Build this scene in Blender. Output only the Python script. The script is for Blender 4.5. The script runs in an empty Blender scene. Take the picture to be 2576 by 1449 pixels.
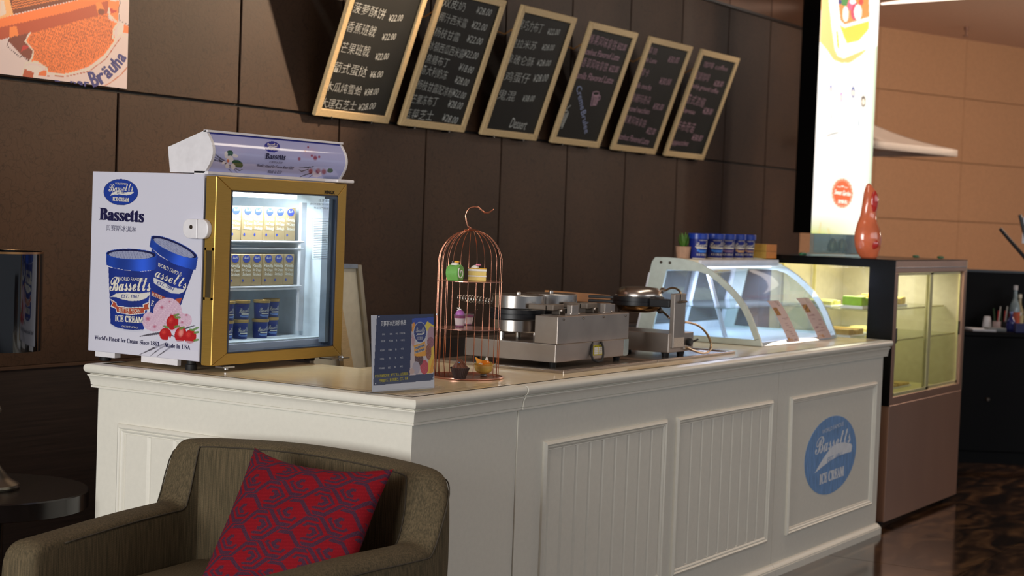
import bpy, bmesh, math, random
import numpy as np
from mathutils import Vector, Matrix
random.seed(7); rng = np.random.default_rng(7)
SC = bpy.context.scene
COL = SC.collection

# ------------------------------------------------------------------ camera (solved from the photograph's lines)
FPX = 4155.602
YAW, PITCH, ROLL = 1.01084961, 0.0415096531, 0.0373829395
CH = 1.47
def _cam():
    cy, sy, cp, sp = math.cos(YAW), math.sin(YAW), math.cos(PITCH), math.sin(PITCH)
    fw = Vector((sy*cp, cy*cp, -sp)); r = Vector((cy, -sy, 0)); u = r.cross(fw)
    cr, sr = math.cos(ROLL), math.sin(ROLL)
    return r*cr + u*sr, -r*sr + u*cr, fw
CR, CU, CF = _cam()
CP = Vector((0, 0, CH))
cd = bpy.data.cameras.new('camera'); cam = bpy.data.objects.new('camera', cd); COL.objects.link(cam)
cd.sensor_width = 36; cd.lens = FPX/2576*36; cd.clip_start = .05; cd.clip_end = 200
cam.matrix_world = Matrix(((CR.x, CU.x, -CF.x, CP.x), (CR.y, CU.y, -CF.y, CP.y), (CR.z, CU.z, -CF.z, CP.z), (0, 0, 0, 1)))
cd.dof.use_dof = True; cd.dof.focus_distance = 5.0; cd.dof.aperture_fstop = 4.5
SC.camera = cam

def lin(c):
    c = c/255.0
    return c/12.92 if c <= .04045 else ((c+.055)/1.055)**2.4
def rgb(r, g, b): return (lin(r), lin(g), lin(b), 1)

# ------------------------------------------------------------------ world, lamps, exposure
W = bpy.data.worlds.new('world'); SC.world = W; W.use_nodes = True
bg = W.node_tree.nodes['Background']; bg.inputs[0].default_value = (.80, .88, 1.0, 1); bg.inputs[1].default_value = .30
SC.view_settings.view_transform = 'Standard'; SC.view_settings.look = 'None'
SC.view_settings.exposure = 0; SC.view_settings.gamma = 1; SC.view_settings.use_curve_mapping = False
def area(name, loc, target, sx, sy, power, col):
    l = bpy.data.lights.new(name, 'AREA'); l.shape = 'RECTANGLE'; l.size = sx; l.size_y = sy; l.energy = power; l.color = col
    o = bpy.data.objects.new(name, l); COL.objects.link(o); o.location = loc
    o.rotation_euler = (Vector(target)-Vector(loc)).to_track_quat('-Z', 'Y').to_euler(); return o
def spot(name, loc, target, power, col, ang, blend=.4, rad=.04):
    l = bpy.data.lights.new(name, 'SPOT'); l.energy = power; l.color = col; l.spot_size = math.radians(ang); l.spot_blend = blend; l.shadow_soft_size = rad
    o = bpy.data.objects.new(name, l); COL.objects.link(o); o.location = loc
    o.rotation_euler = (Vector(target)-Vector(loc)).to_track_quat('-Z', 'Y').to_euler(); return o
DAY = (.93, .97, 1.0); WARM = (1.0, .72, .48)
area('window_daylight', (-4.0, 2.5, 1.9), (4, 3.0, .9), 3.6, 2.4, 430, (.98, .98, .96))       # shop window behind and left of the viewer
area('hall_daylight', (5.5, -4.5, 2.6), (6, 3, .8), 7.0, 1.6, 85, DAY)                       # hall on the open side
area('ceiling_panel_light', (5.6, 2.3, 3.17), (5.6, 2.3, 0), 2.4, .5, 22, (1, .86, .70))
spot('wall_spotlight', (7.25, 3.35, 3.12), (5.3, 4.8, 2.2), 480, WARM, 50, .9)
for _x in (9.0, 10.6, 12.2):
    spot('wall_spotlight', (_x, 3.4, 3.12), (_x-1.4, 4.8, 2.2), 17, (1, .90, .80), 75, .9)
spot('poster_spotlight', (3.6, 2.6, 3.1), (4.15, 4.8, 2.65), 75, (1, .87, .76), 30, .5)
area('back_hall_downlight', (11.6, 1.6, 3.1), (13.6, 4.6, 1.7), 2.5, .5, 58, (1, .82, .66))
_l = bpy.data.lights.new('hall_fill_light', 'POINT'); _l.energy = 130; _l.color = (1, .80, .62); _l.shadow_soft_size = .25  # unseen fill light, added to brighten the far ceiling and beige wall
_o = bpy.data.objects.new('hall_fill_light', _l); COL.objects.link(_o); _o.location = (13.4, .6, 2.2)

# ------------------------------------------------------------------ view geometry helpers: a photo pixel meets a real plane
def ray(px, py): return CF*FPX + CR*(px-1288) - CU*(py-724.5)
AX = {'x': Vector((1, 0, 0)), 'y': Vector((0, 1, 0)), 'z': Vector((0, 0, 1))}
class Plane:
    """a real plane: point p, normal n pointing at the viewer's side"""
    def __init__(s, p, n):
        s.p = Vector(p); s.n = Vector(n).normalized()
        if s.n.dot(CP-s.p) < 0: s.n = -s.n
        s.up = (AX['z'] - s.n*s.n.z).normalized() if abs(s.n.z) < .95 else Vector((0, 1, 0))
        s.rt = s.up.cross(s.n).normalized()
    def at(s, px, py, off=0):
        d = ray(px, py); t = (s.p-CP).dot(s.n)/d.dot(s.n); return CP + d*t + s.n*off
def PX(x): return Plane((x, 0, 0), (1, 0, 0))
def PY(y): return Plane((0, y, 0), (0, 1, 0))
def PZ(z): return Plane((0, 0, z), (0, 0, 1))
def project(co):
    """world points (N,3) -> photo pixels"""
    v = np.asarray(co, float) - np.array(CP); d = v @ np.array(CF)
    return 1288 + FPX*(v @ np.array(CR))/d, 724.5 - FPX*(v @ np.array(CU))/d

# ------------------------------------------------------------------ materials
MATS = {}
def M(name, col, rough=.5, metal=0, var=.06, scale=30, bump=0, bscale=200, spec=.5, coat=0, emis=None, es=0, trans=0, sss=0, stretch=None, aniso=0):
    if name in MATS: return MATS[name]
    m = bpy.data.materials.new(name); m.use_nodes = True; nt = m.node_tree; p = nt.nodes['Principled BSDF']
    c = rgb(*col)
    tc = nt.nodes.new('ShaderNodeTexCoord'); mp = nt.nodes.new('ShaderNodeMapping'); nt.links.new(tc.outputs['Object'], mp.inputs[0])
    if stretch: mp.inputs['Scale'].default_value = stretch
    n = nt.nodes.new('ShaderNodeTexNoise'); n.inputs['Scale'].default_value = scale; n.inputs['Detail'].default_value = 3
    nt.links.new(mp.outputs[0], n.inputs['Vector'])
    r = nt.nodes.new('ShaderNodeValToRGB'); r.color_ramp.elements[0].position = .3; r.color_ramp.elements[1].position = .7
    r.color_ramp.elements[0].color = tuple(max(0, x*(1-var)) for x in c[:3])+(1,)
    r.color_ramp.elements[1].color = tuple(min(1, x*(1+var)) for x in c[:3])+(1,)
    nt.links.new(n.outputs['Fac'], r.inputs[0]); nt.links.new(r.outputs[0], p.inputs['Base Color'])
    p.inputs['Roughness'].default_value = rough; p.inputs['Metallic'].default_value = metal
    p.inputs['Specular IOR Level'].default_value = spec; p.inputs['Coat Weight'].default_value = coat; p.inputs['Coat Roughness'].default_value = .05
    p.inputs['Transmission Weight'].default_value = trans
    if sss: p.inputs['Subsurface Weight'].default_value = sss; p.inputs['Subsurface Radius'].default_value = (.03, .015, .01)
    if aniso: p.inputs['Anisotropic'].default_value = aniso
    if emis: p.inputs['Emission Color'].default_value = rgb(*emis); p.inputs['Emission Strength'].default_value = es
    if bump:
        n2 = nt.nodes.new('ShaderNodeTexNoise'); n2.inputs['Scale'].default_value = bscale; n2.inputs['Detail'].default_value = 2
        nt.links.new(mp.outputs[0], n2.inputs['Vector'])
        b = nt.nodes.new('ShaderNodeBump'); b.inputs['Strength'].default_value = bump; b.inputs['Distance'].default_value = .002
        nt.links.new(n2.outputs['Fac'], b.inputs['Height']); nt.links.new(b.outputs[0], p.inputs['Normal'])
    MATS[name] = m; return m
def glass(name, tint=(255, 255, 255), refl=.5, rough=.0, haze=None, hz=0):
    """thin pane: clear, with a fresnel reflection (and a little milky haze where the photo shows it)"""
    if name in MATS: return MATS[name]
    m = bpy.data.materials.new(name); m.use_nodes = True; nt = m.node_tree; nt.nodes.remove(nt.nodes['Principled BSDF'])
    out = nt.nodes['Material Output']
    tr = nt.nodes.new('ShaderNodeBsdfTransparent'); tr.inputs[0].default_value = rgb(*tint)
    gl = nt.nodes.new('ShaderNodeBsdfGlossy'); gl.inputs['Roughness'].default_value = rough
    lw = nt.nodes.new('ShaderNodeLayerWeight'); lw.inputs[0].default_value = .5
    pw = nt.nodes.new('ShaderNodeMath'); pw.operation = 'POWER'; pw.inputs[1].default_value = 5; nt.links.new(lw.outputs['Facing'], pw.inputs[0])
    mu = nt.nodes.new('ShaderNodeMath'); mu.operation = 'MULTIPLY_ADD'; mu.inputs[1].default_value = .95*refl; mu.inputs[2].default_value = .05*refl; mu.use_clamp = True
    nt.links.new(pw.outputs[0], mu.inputs[0])
    mx = nt.nodes.new('ShaderNodeMixShader'); nt.links.new(mu.outputs[0], mx.inputs[0])
    if hz:
        df = nt.nodes.new('ShaderNodeBsdfDiffuse'); df.inputs[0].default_value = rgb(*haze)
        m2 = nt.nodes.new('ShaderNodeMixShader'); m2.inputs[0].default_value = hz
        nt.links.new(tr.outputs[0], m2.inputs[1]); nt.links.new(df.outputs[0], m2.inputs[2]); nt.links.new(m2.outputs[0], mx.inputs[1])
    else: nt.links.new(tr.outputs[0], mx.inputs[1])
    nt.links.new(gl.outputs[0], mx.inputs[2]); nt.links.new(mx.outputs[0], out.inputs[0])
    MATS[name] = m; return m
def printed(name, rough=.35, emit=0, coat=0, spec=.5):
    """flat print: colour comes from a computed colour attribute"""
    if name in MATS: return MATS[name]
    m = bpy.data.materials.new(name); m.use_nodes = True; nt = m.node_tree; p = nt.nodes['Principled BSDF']
    a = nt.nodes.new('ShaderNodeVertexColor'); a.layer_name = 'print'
    nt.links.new(a.outputs[0], p.inputs['Base Color']); p.inputs['Roughness'].default_value = rough
    p.inputs['Coat Weight'].default_value = coat; p.inputs['Coat Roughness'].default_value = .06; p.inputs['Specular IOR Level'].default_value = spec
    if emit:
        nt.links.new(a.outputs[0], p.inputs['Emission Color']); p.inputs['Emission Strength'].default_value = emit
    MATS[name] = m; return m

# ------------------------------------------------------------------ mesh builder
def finish(name, me, mat, parent=None, smooth=False, bevel=0, seg=2, loc=None):
    o = bpy.data.objects.new(name, me); COL.objects.link(o)
    mats = mat if isinstance(mat, (list, tuple)) else [mat]
    for m in mats: me.materials.append(m)
    base = Vector((0, 0, 0))
    if parent is not None:
        r = parent
        while r.parent: r = r.parent
        base = r.location.copy(); o.parent = parent
    elif loc is not None:
        base = Vector(loc); o.location = base
    if base.length: me.transform(Matrix.Translation(-base))
    if smooth:
        me.polygons.foreach_set('use_smooth', [True]*len(me.polygons)); me.update()
        if smooth != 'all':
            ang = math.radians(40 if smooth is True else smooth)
            bm = bmesh.new(); bm.from_mesh(me)
            for e in bm.edges:
                if len(e.link_faces) == 2 and e.calc_face_angle(0) > ang: e.smooth = False
            bm.to_mesh(me); bm.free()
    if bevel:
        b = o.modifiers.new('bevel', 'BEVEL'); b.width = bevel; b.segments = seg; b.limit_method = 'ANGLE'; b.angle_limit = math.radians(40)
        b.harden_normals = False
    return o
class MB:
    def __init__(s): s.v = []; s.f = []; s.mi = []; s.cur = 0
    def add(s, vs, fs):
        k = len(s.v); s.v += [tuple(v) for v in vs]; s.f += [tuple(k+i for i in f) for f in fs]; s.mi += [s.cur]*len(fs); return s
    def box(s, x0, x1, y0, y1, z0, z1):
        return s.add([(x0, y0, z0), (x1, y0, z0), (x1, y1, z0), (x0, y1, z0), (x0, y0, z1), (x1, y0, z1), (x1, y1, z1), (x0, y1, z1)],
                     [(0, 3, 2, 1), (4, 5, 6, 7), (0, 1, 5, 4), (1, 2, 6, 5), (2, 3, 7, 6), (3, 0, 4, 7)])
    def obox(s, c, ax, ay, az):
        """oriented box: centre, three half-axis vectors"""
        c, ax, ay, az = map(Vector, (c, ax, ay, az))
        vs = [c+ax*i+ay*j+az*k for k in (-1, 1) for j in (-1, 1) for i in (-1, 1)]
        return s.add(vs, [(0, 2, 3, 1), (4, 5, 7, 6), (0, 1, 5, 4), (2, 6, 7, 3), (0, 4, 6, 2), (1, 3, 7, 5)])
    def prism(s, poly, d):
        """closed polygon (3-D points) pushed along vector d"""
        d = Vector(d); n = len(poly); a = [Vector(p) for p in poly]
        return s.add(a+[p+d for p in a], [tuple(range(n-1, -1, -1)), tuple(range(n, 2*n))]+[(i, (i+1) % n, n+(i+1) % n, n+i) for i in range(n)])
    def lathe(s, prof, c=(0, 0, 0), n=32, axis='z', cap=True):
        vs = []; c = Vector(c)
        for r, h in prof:
            for i in range(n):
                a = 2*math.pi*i/n; x, y = r*math.cos(a), r*math.sin(a)
                vs.append(c+(Vector((x, y, h)) if axis == 'z' else Vector((h, x, y)) if axis == 'x' else Vector((y, h, x))))
        fs = []; m = len(prof)
        for j in range(m-1):
            for i in range(n): fs.append((j*n+i, j*n+(i+1) % n, (j+1)*n+(i+1) % n, (j+1)*n+i))
        if cap:
            fs.append(tuple(range(n-1, -1, -1))); fs.append(tuple((m-1)*n+i for i in range(n)))
        return s.add(vs, fs)
    def cyl(s, c, r, h, n=24, axis='z'): return s.lathe([(r, 0), (r, h)], c, n, axis)
    def tube(s, pts, r, n=8, closed=False):
        pts = [Vector(p) for p in pts]; m = len(pts); vs = []; fs = []
        rr = r if isinstance(r, (list, tuple)) else [r]*m
        u = None
        for i, p in enumerate(pts):
            a = pts[(i-1) % m] if (closed or i) else p; b = pts[(i+1) % m] if (closed or i < m-1) else p
            t = (b-a).normalized()
            if u is None: u = t.orthogonal().normalized()
            else: u = (u - t*u.dot(t)); u = u.normalized() if u.length > 1e-6 else t.orthogonal().normalized()
            w = t.cross(u)
            for k in range(n):
                an = 2*math.pi*k/n; vs.append(p+(u*math.cos(an)+w*math.sin(an))*rr[i])
        for i in range(m if closed else m-1):
            j = (i+1) % m
            for k in range(n): fs.append((i*n+k, i*n+(k+1) % n, j*n+(k+1) % n, j*n+k))
        if not closed: fs.append(tuple(range(n-1, -1, -1))); fs.append(tuple((m-1)*n+k for k in range(n)))
        return s.add(vs, fs)
    def loft(s, rings, cap=True, closed=True):
        """rings: list of equal-length point lists"""
        n = len(rings[0]); vs = [p for r in rings for p in r]; fs = []
        for j in range(len(rings)-1):
            for i in range(n if closed else n-1):
                fs.append((j*n+i, j*n+(i+1) % n, (j+1)*n+(i+1) % n, (j+1)*n+i))
        if cap: fs.append(tuple(range(n-1, -1, -1))); fs.append(tuple((len(rings)-1)*n+i for i in range(n)))
        return s.add(vs, fs)
    def mesh(s, name):
        me = bpy.data.meshes.new(name); me.from_pydata(s.v, [], s.f)
        if any(s.mi): me.polygons.foreach_set('material_index', s.mi)
        bm = bmesh.new(); bm.from_mesh(me); bmesh.ops.recalc_face_normals(bm, faces=bm.faces); bm.to_mesh(me); bm.free()
        return me
    def build(s, name, mat, parent=None, **k): return finish(name, s.mesh(name), mat, parent, **k)
def box(name, mat, parent, *a, **k): return MB().box(*a).build(name, mat, parent, **k)
def tag(o, label=None, cat=None, group=None, kind=None):
    if label: o['label'] = label
    if cat: o['category'] = cat
    if group: o['group'] = group
    if kind: o['kind'] = kind
    return o
def thing(name, loc, label, cat, group=None):
    o = bpy.data.objects.new(name, None); COL.objects.link(o); o.location = loc; o.empty_display_size = .05
    return tag(o, label, cat, group)
def struct(o): o['kind'] = 'structure'; return o
def copy_thing(src, d, label=None):
    """copy a thing with its parts and sub-parts, moved by d"""
    c = src.copy(); COL.objects.link(c); c.location = src.location+Vector(d)
    if label: c['label'] = label
    def rec(a, b):
        for ch in list(a.children):
            e = ch.copy(); COL.objects.link(e); e.parent = b; rec(ch, e)
    rec(src, c); return c

# ------------------------------------------------------------------ lettering: text turned into flat mesh, fitted to a box on a plane
_txt = {}
def text_mesh(s, shear=0, offset=0):
    k = (s, shear, offset)
    if k not in _txt:
        c = bpy.data.curves.new('t', 'FONT'); c.body = s; c.shear = shear; c.offset = offset; c.resolution_u = 2
        o = bpy.data.objects.new('t', c); COL.objects.link(o); dg = bpy.context.evaluated_depsgraph_get(); dg.update()
        m = bpy.data.meshes.new_from_object(o.evaluated_get(dg)); bpy.data.objects.remove(o)
        co = np.empty(len(m.vertices)*3); m.vertices.foreach_get('co', co); co = co.reshape(-1, 3)[:, :2]
        fs = [tuple(p.vertices) for p in m.polygons]; bpy.data.meshes.remove(m)
        lo, hi = co.min(0), co.max(0); _txt[k] = ((co-lo)/(hi-lo), fs)
    return _txt[k]
def bold(s):     # heavy serif letters
    return ''.join(chr(0x1D400+ord(c)-65) if 'A' <= c <= 'Z' else chr(0x1D41A+ord(c)-97) if 'a' <= c <= 'z' else chr(0x1D7CE+ord(c)-48) if '0' <= c <= '9' else c for c in s)
def script(s):   # bold script letters
    return ''.join(chr(0x1D4D0+ord(c)-65) if 'A' <= c <= 'Z' else chr(0x1D4EA+ord(c)-97) if 'a' <= c <= 'z' else c for c in s)
class Letters:
    """collects texts into one mesh"""
    def __init__(s): s.mb = MB()
    def box(s, t, p0, p1, up, h, n, off=.0006, shear=0, offset=0, arc=0, heavy=0):
        if heavy:
            dd = (Vector(p1)-Vector(p0))
            for k in (-1, 1): s.box(t, Vector(p0)+dd*heavy*k, Vector(p1)+dd*heavy*k, up, h, n, off+.00004*k, shear, offset, arc)
        co, fs = text_mesh(t, shear, offset); p0, p1 = Vector(p0), Vector(p1); up = Vector(up).normalized(); n = Vector(n)
        d = p1-p0
        vs = [p0+d*float(a)+up*(float(b)*h+arc*4*float(a)*(1-float(a)))+n*off for a, b in co]
        s.mb.add(vs, fs); return s
    def px(s, plane, t, a, b, hpx, **k):
        """baseline from photo pixel a to b on the plane, letter height in photo pixels"""
        p0, p1 = plane.at(*a), plane.at(*b); d = (p1-p0).normalized(); up = plane.n.cross(d)
        if up.dot(plane.up) < 0: up = -up
        h = (plane.at(a[0], a[1]-hpx)-p0).length
        return s.box(t, p0, p1, up, h, plane.n, **k)
    def build(s, name, mat, parent): 
        me = bpy.data.meshes.new(name); me.from_pydata(s.mb.v, [], s.mb.f); return finish(name, me, mat, parent)

# ------------------------------------------------------------------ computed prints (colour attribute on a fine grid)
def col3(c): return np.array([lin(x) for x in c])
class Art:
    def __init__(s, X, Y, base): s.X, s.Y = X, Y; s.c = np.tile(col3(base), (X.size, 1))
    def lay(s, m, c, a=1):
        m = np.clip(np.asarray(m, float), 0, 1)*a; c = col3(c) if not isinstance(c, np.ndarray) else c
        s.c = s.c*(1-m[:, None])+c*m[:, None]; return s
    def poly(s, pts):
        X, Y = s.X, s.Y; ins = np.zeros(X.shape, bool); n = len(pts)
        for i in range(n):
            x0, y0 = pts[i]; x1, y1 = pts[(i+1) % n]
            if y0 == y1: continue
            k = ((y0 > Y) != (y1 > Y)) & (X < (x1-x0)*(Y-y0)/(y1-y0)+x0); ins ^= k
        return ins
    def ell(s, cx, cy, rx, ry, rot=0, soft=0):
        a = math.radians(rot); dx, dy = s.X-cx, s.Y-cy; u = (dx*math.cos(a)+dy*math.sin(a))/rx; v = (-dx*math.sin(a)+dy*math.cos(a))/ry
        r = np.sqrt(u*u+v*v); return np.clip((1-r)/soft, 0, 1) if soft else (r < 1)
    def line(s, pts, w):
        m = np.zeros(s.X.shape, bool)
        ws = w if isinstance(w, (list, tuple)) else [w]*len(pts)
        for i in range(len(pts)-1):
            (x0, y0), (x1, y1) = pts[i], pts[i+1]; L = (x1-x0)**2+(y1-y0)**2+1e-9
            t = np.clip(((s.X-x0)*(x1-x0)+(s.Y-y0)*(y1-y0))/L, 0, 1)
            ww = ws[i]+(ws[i+1]-ws[i])*t
            m |= np.hypot(s.X-x0-t*(x1-x0), s.Y-y0-t*(y1-y0)) < ww/2
        return m
    def noise(s, k=.2, seed=1):
        r = np.random.default_rng(seed); out = np.zeros(s.X.shape)
        for i in range(10):
            a, b, c = r.normal(size=2)*k*(1+i*.5), r.uniform(0, 6.28), 1/(1+i*.35)
            out += np.sin(s.X*a[0]+s.Y*a[1]+b)*c
        return out/3
def quad_mesh(name, P00, P10, P11, P01, nx, ny, art, mat, parent, surf=None, **k):
    """grid from corner 00 (left bottom) .. ; art(X,Y,U,V)->rgb evaluated at each vertex, X,Y = photo pixels"""
    u, v = np.meshgrid(np.linspace(0, 1, nx+1), np.linspace(0, 1, ny+1)); u, v = u.ravel(), v.ravel()
    if surf is None:
        A, B, C, D = [np.array(p) for p in (P00, P10, P11, P01)]
        co = (A[None]*((1-u)*(1-v))[:, None]+B[None]*(u*(1-v))[:, None]+C[None]*(u*v)[:, None]+D[None]*((1-u)*v)[:, None])
    else: co = surf(u, v)
    X, Y = project(co); c = art(X, Y, u, v)
    i, j = np.meshgrid(np.arange(nx), np.arange(ny)); a = (j*(nx+1)+i).ravel()
    F = np.stack([a, a+1, a+nx+2, a+nx+1], 1)
    me = bpy.data.meshes.new(name); me.vertices.add(len(co)); me.vertices.foreach_set('co', co.astype(np.float32).ravel())
    me.loops.add(F.size); me.loops.foreach_set('vertex_index', F.ravel().astype(np.int32))
    me.polygons.add(len(F)); me.polygons.foreach_set('loop_start', np.arange(0, F.size, 4, dtype=np.int32))
    me.update(calc_edges=True)
    at = me.color_attributes.new('print', 'FLOAT_COLOR', 'POINT')
    at.data.foreach_set('color', np.concatenate([np.clip(c, 0, 1), np.ones((len(c), 1))], 1).astype(np.float32).ravel())
    return finish(name, me, mat, parent, **k)

# ================================================================== SETTING
WY, CEIL = 4.8, 3.23
def wall_mat(name, base, dark, rough=.42):
    m = M(name, base, rough, var=.3, scale=1.6, bump=.25, bscale=60, spec=.25)
    nt = m.node_tree; p = nt.nodes['Principled BSDF']; src = p.inputs['Base Color'].links[0].from_socket
    tc = nt.nodes.new('ShaderNodeNewGeometry'); v = nt.nodes.new('ShaderNodeTexVoronoi'); v.feature = 'DISTANCE_TO_EDGE'; v.inputs['Scale'].default_value = 26
    nz = nt.nodes.new('ShaderNodeTexNoise'); nz.inputs['Scale'].default_value = 9; ad = nt.nodes.new('ShaderNodeVectorMath'); ad.operation = 'MULTIPLY_ADD'
    nt.links.new(tc.outputs['Position'], nz.inputs['Vector']); nt.links.new(nz.outputs['Color'], ad.inputs[0]); ad.inputs[1].default_value = (.22, .22, .22)
    nt.links.new(tc.outputs['Position'], ad.inputs[2]); nt.links.new(ad.outputs[0], v.inputs['Vector'])
    cr = nt.nodes.new('ShaderNodeValToRGB'); cr.color_ramp.elements[0].color = (.42, .40, .38, 1); cr.color_ramp.elements[0].position = 0
    cr.color_ramp.elements[1].color = (1, 1, 1, 1); cr.color_ramp.elements[1].position = .05
    nt.links.new(v.outputs['Distance'], cr.inputs[0])
    mx = nt.nodes.new('ShaderNodeMix'); mx.data_type = 'RGBA'; mx.blend_type = 'MULTIPLY'; mx.inputs[0].default_value = .8
    nt.links.new(src, mx.inputs[6]); nt.links.new(cr.outputs[0], mx.inputs[7]); nt.links.new(mx.outputs[2], p.inputs['Base Color'])
    return m
mWall = wall_mat('brown_leather_panel', (60, 41, 27), (60, 44, 32), .58)
mGap = M('dark_joint', (18, 15, 13), .8)
mEbony = M('ebony_veneer', (34, 24, 20), .45, var=.5, scale=6, stretch=(.6, 1, 26), bump=.1)
mTopPanel = M('bronze_mirror_panel', (92, 66, 48), .22, metal=.75, var=.2, scale=2)
mBeige = M('beige_wall_panel', (178, 134, 98), .6, var=.06, scale=40, bump=.1, bscale=400)
mCeil = M('ceiling_paint', (224, 190, 168), .7, var=.03)
mBlack = M('black_lacquer', (8, 8, 9), .3, spec=.2)
mStrip = M('cove_light', (255, 240, 225), .5, emis=(255, 236, 220), es=2.0)

# floor
mf = bpy.data.materials.new('polished_brown_marble'); mf.use_nodes = True; nt = mf.node_tree; p = nt.nodes['Principled BSDF']
g = nt.nodes.new('ShaderNodeNewGeometry'); mp = nt.nodes.new('ShaderNodeMapping'); mp.inputs['Rotation'].default_value = (0, 0, .6); mp.inputs['Scale'].default_value = (1.2, 3.2, 1)
nt.links.new(g.outputs['Position'], mp.inputs[0]); n = nt.nodes.new('ShaderNodeTexNoise'); n.inputs['Scale'].default_value = 2.2; n.inputs['Detail'].default_value = 8; n.inputs['Distortion'].default_value = 1.6
nt.links.new(mp.outputs[0], n.inputs['Vector']); r = nt.nodes.new('ShaderNodeValToRGB'); e = r.color_ramp.elements
e[0].position = .38; e[0].color = rgb(34, 24, 17); e[1].position = .72; e[1].color = rgb(120, 88, 58); x = e.new(.54); x.color = rgb(66, 46, 31)
nt.links.new(n.outputs['Fac'], r.inputs[0]); nt.links.new(r.outputs[0], p.inputs['Base Color']); p.inputs['Roughness'].default_value = .12; p.inputs['Specular IOR Level'].default_value = .6
fl = struct(box('floor', mGap, None, -5, 20, -7, 6.5, -.1, -.004))
tm = MB().box(-.398, .398, -.398, .398, -.004, 0).mesh('floor_tile')
first = True
for i in range(-1, 17):
    for j in range(-3, 7):
        o = bpy.data.objects.new('floor_tile', tm); COL.objects.link(o); o.parent = fl; o.location = (1.1+i*.8, .1+j*.8, 0)
        if first: tm.materials.append(mf); first = False
# ceiling
struct(box('ceiling', mCeil, None, -5, 20, -7, 6.5, CEIL, CEIL+.1))
zc = PZ(CEIL-.012); a, b = zc.at(2216, 12), zc.at(2600, -14)
dr = (b-a).normalized(); nr = Vector((-.5, -.85, 0))
o = MB().prism([a, b, b+nr*.5, a+nr*.5], (0, 0, .012)).build('light_cove', mStrip, None, loc=a)
tag(o, 'glowing white cove light panel recessed in the ceiling at the far right', 'ceiling light')
# sprinkler head on the far ceiling
q = PZ(CEIL).at(2431, 68)
o = MB().lathe([(.018, 0), (.018, -.03), (.008, -.032), (.008, -.07), (.026, -.072), (.026, -.078)], q, 12).build('sprinkler', M('sprinkler_brown', (120, 80, 62), .4), None, loc=q, smooth=True)
tag(o, 'small sprinkler head hanging from the far pinkish ceiling', 'sprinkler')

# back wall: three rows of brown panels above an ebony dado
XE = 11.72
wb = struct(box('wall_back', mGap, None, -3, XE, WY+.012, WY+.2, 0, CEIL))
def panel_mesh(w, z0, z1, nm): return MB().box(-w/2, w/2, WY-.0, WY+.014, z0, z1).mesh(nm)
jx = [4.69+.702*k for k in range(-11, 11)]+[XE]
wm = {}
for row, (z0, z1, mt) in enumerate(((.856, 1.9085, mWall), (1.9205, 2.958, mWall), (2.975, CEIL, mTopPanel))):
    for k in range(len(jx)-1):
        w = round(jx[k+1]-jx[k]-.011, 4); cx = (jx[k]+jx[k+1])/2
        if cx < 2.0: continue
        key = (row, w)
        if key not in wm:
            me = panel_mesh(w, z0, z1, 'wall_panel'); me.materials.append(mt); wm[key] = me
        o = bpy.data.objects.new('wall_panel', wm[key]); COL.objects.link(o); o.parent = wb; o.location = (cx, 0, 0)
        if row < 2:
            bv = o.modifiers.new('bevel', 'BEVEL'); bv.width = .0025; bv.segments = 1
struct(box('trim_1', mBlack, None, -3, XE, WY-.02, WY+.012, 2.958, 2.975))
struct(box('trim_2', M('dado_rail', (70, 52, 40), .35), None, -3, XE, WY-.018, WY+.012, .846, .856))
struct(box('wall_back_dado', mEbony, None, -3, XE, WY-.012, WY+.012, 0, .846))
# end of the dark wall (return) and the beige wall of the hall beyond
H = Vector((.935, -.353, 0)).normalized(); NB = Vector((-.353, -.935, 0)).normalized(); PB = Vector((13.65, 4.94, 0))
def bw(s, d, z): return PB+H*s+NB*(-d)+Vector((0, 0, z))
wr = struct(MB().prism([bw(-2.6, .03, 0), bw(7, .03, 0), bw(7, .2, 0), bw(-2.6, .2, 0)], (0, 0, CEIL)).build('wall_right', M('beige_joint', (150, 114, 82), .8), None))
for (z0, z1) in ((.0, .46), (.465, 1.03), (1.035, 1.597), (1.602, 2.125), (2.13, 2.70), (2.705, CEIL)):
    for k in range(-2, 6):
        s0, s1 = k*1.17+.002, (k+1)*1.17-.002
        MB().prism([bw(s0, 0, z0+.002), bw(s1, 0, z0+.002), bw(s1, .032, z0+.002), bw(s0, .032, z0+.002)], (0, 0, z1-z0-.002)).build('wall_panel', mBeige, wr)

# ================================================================== COUNTER UNITS
mCream = M('cream_painted_wood', (224, 221, 209), .38, var=.02, scale=60, bump=.08, bscale=300)
mTop = M('cream_worktop', (234, 212, 170), .14, var=.03, scale=25, bump=.03)
mLine = M('worktop_joint', (96, 74, 54), .5)
PROF = [(.0, .873), (.017, .873), (.017, .8795), (.0135, .8800), (.0135, .8815), (.0175, .8822), (.0178, .886), (.0184, .892), (.0198, .900), (.0222, .907), (.0262, .9125), (.0262, .9160), (.0190, .9168), (.0190, .9185),
        (.0262, .9200), (.0320, .9250), (.0348, .932), (.0350, .938), (.0332, .944), (.0290, .9485), (.022, .950)]
BASE = [(.0, .085), (.003, .085), (.006, .078), (.009, .066), (.012, .058), (.012, .050), (.014, .048), (.014, .0), (0, 0)]
BASE = [(o*1.6, z*.62) for o, z in BASE]
BX, BY = 3.841, 2.727        # body faces
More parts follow.
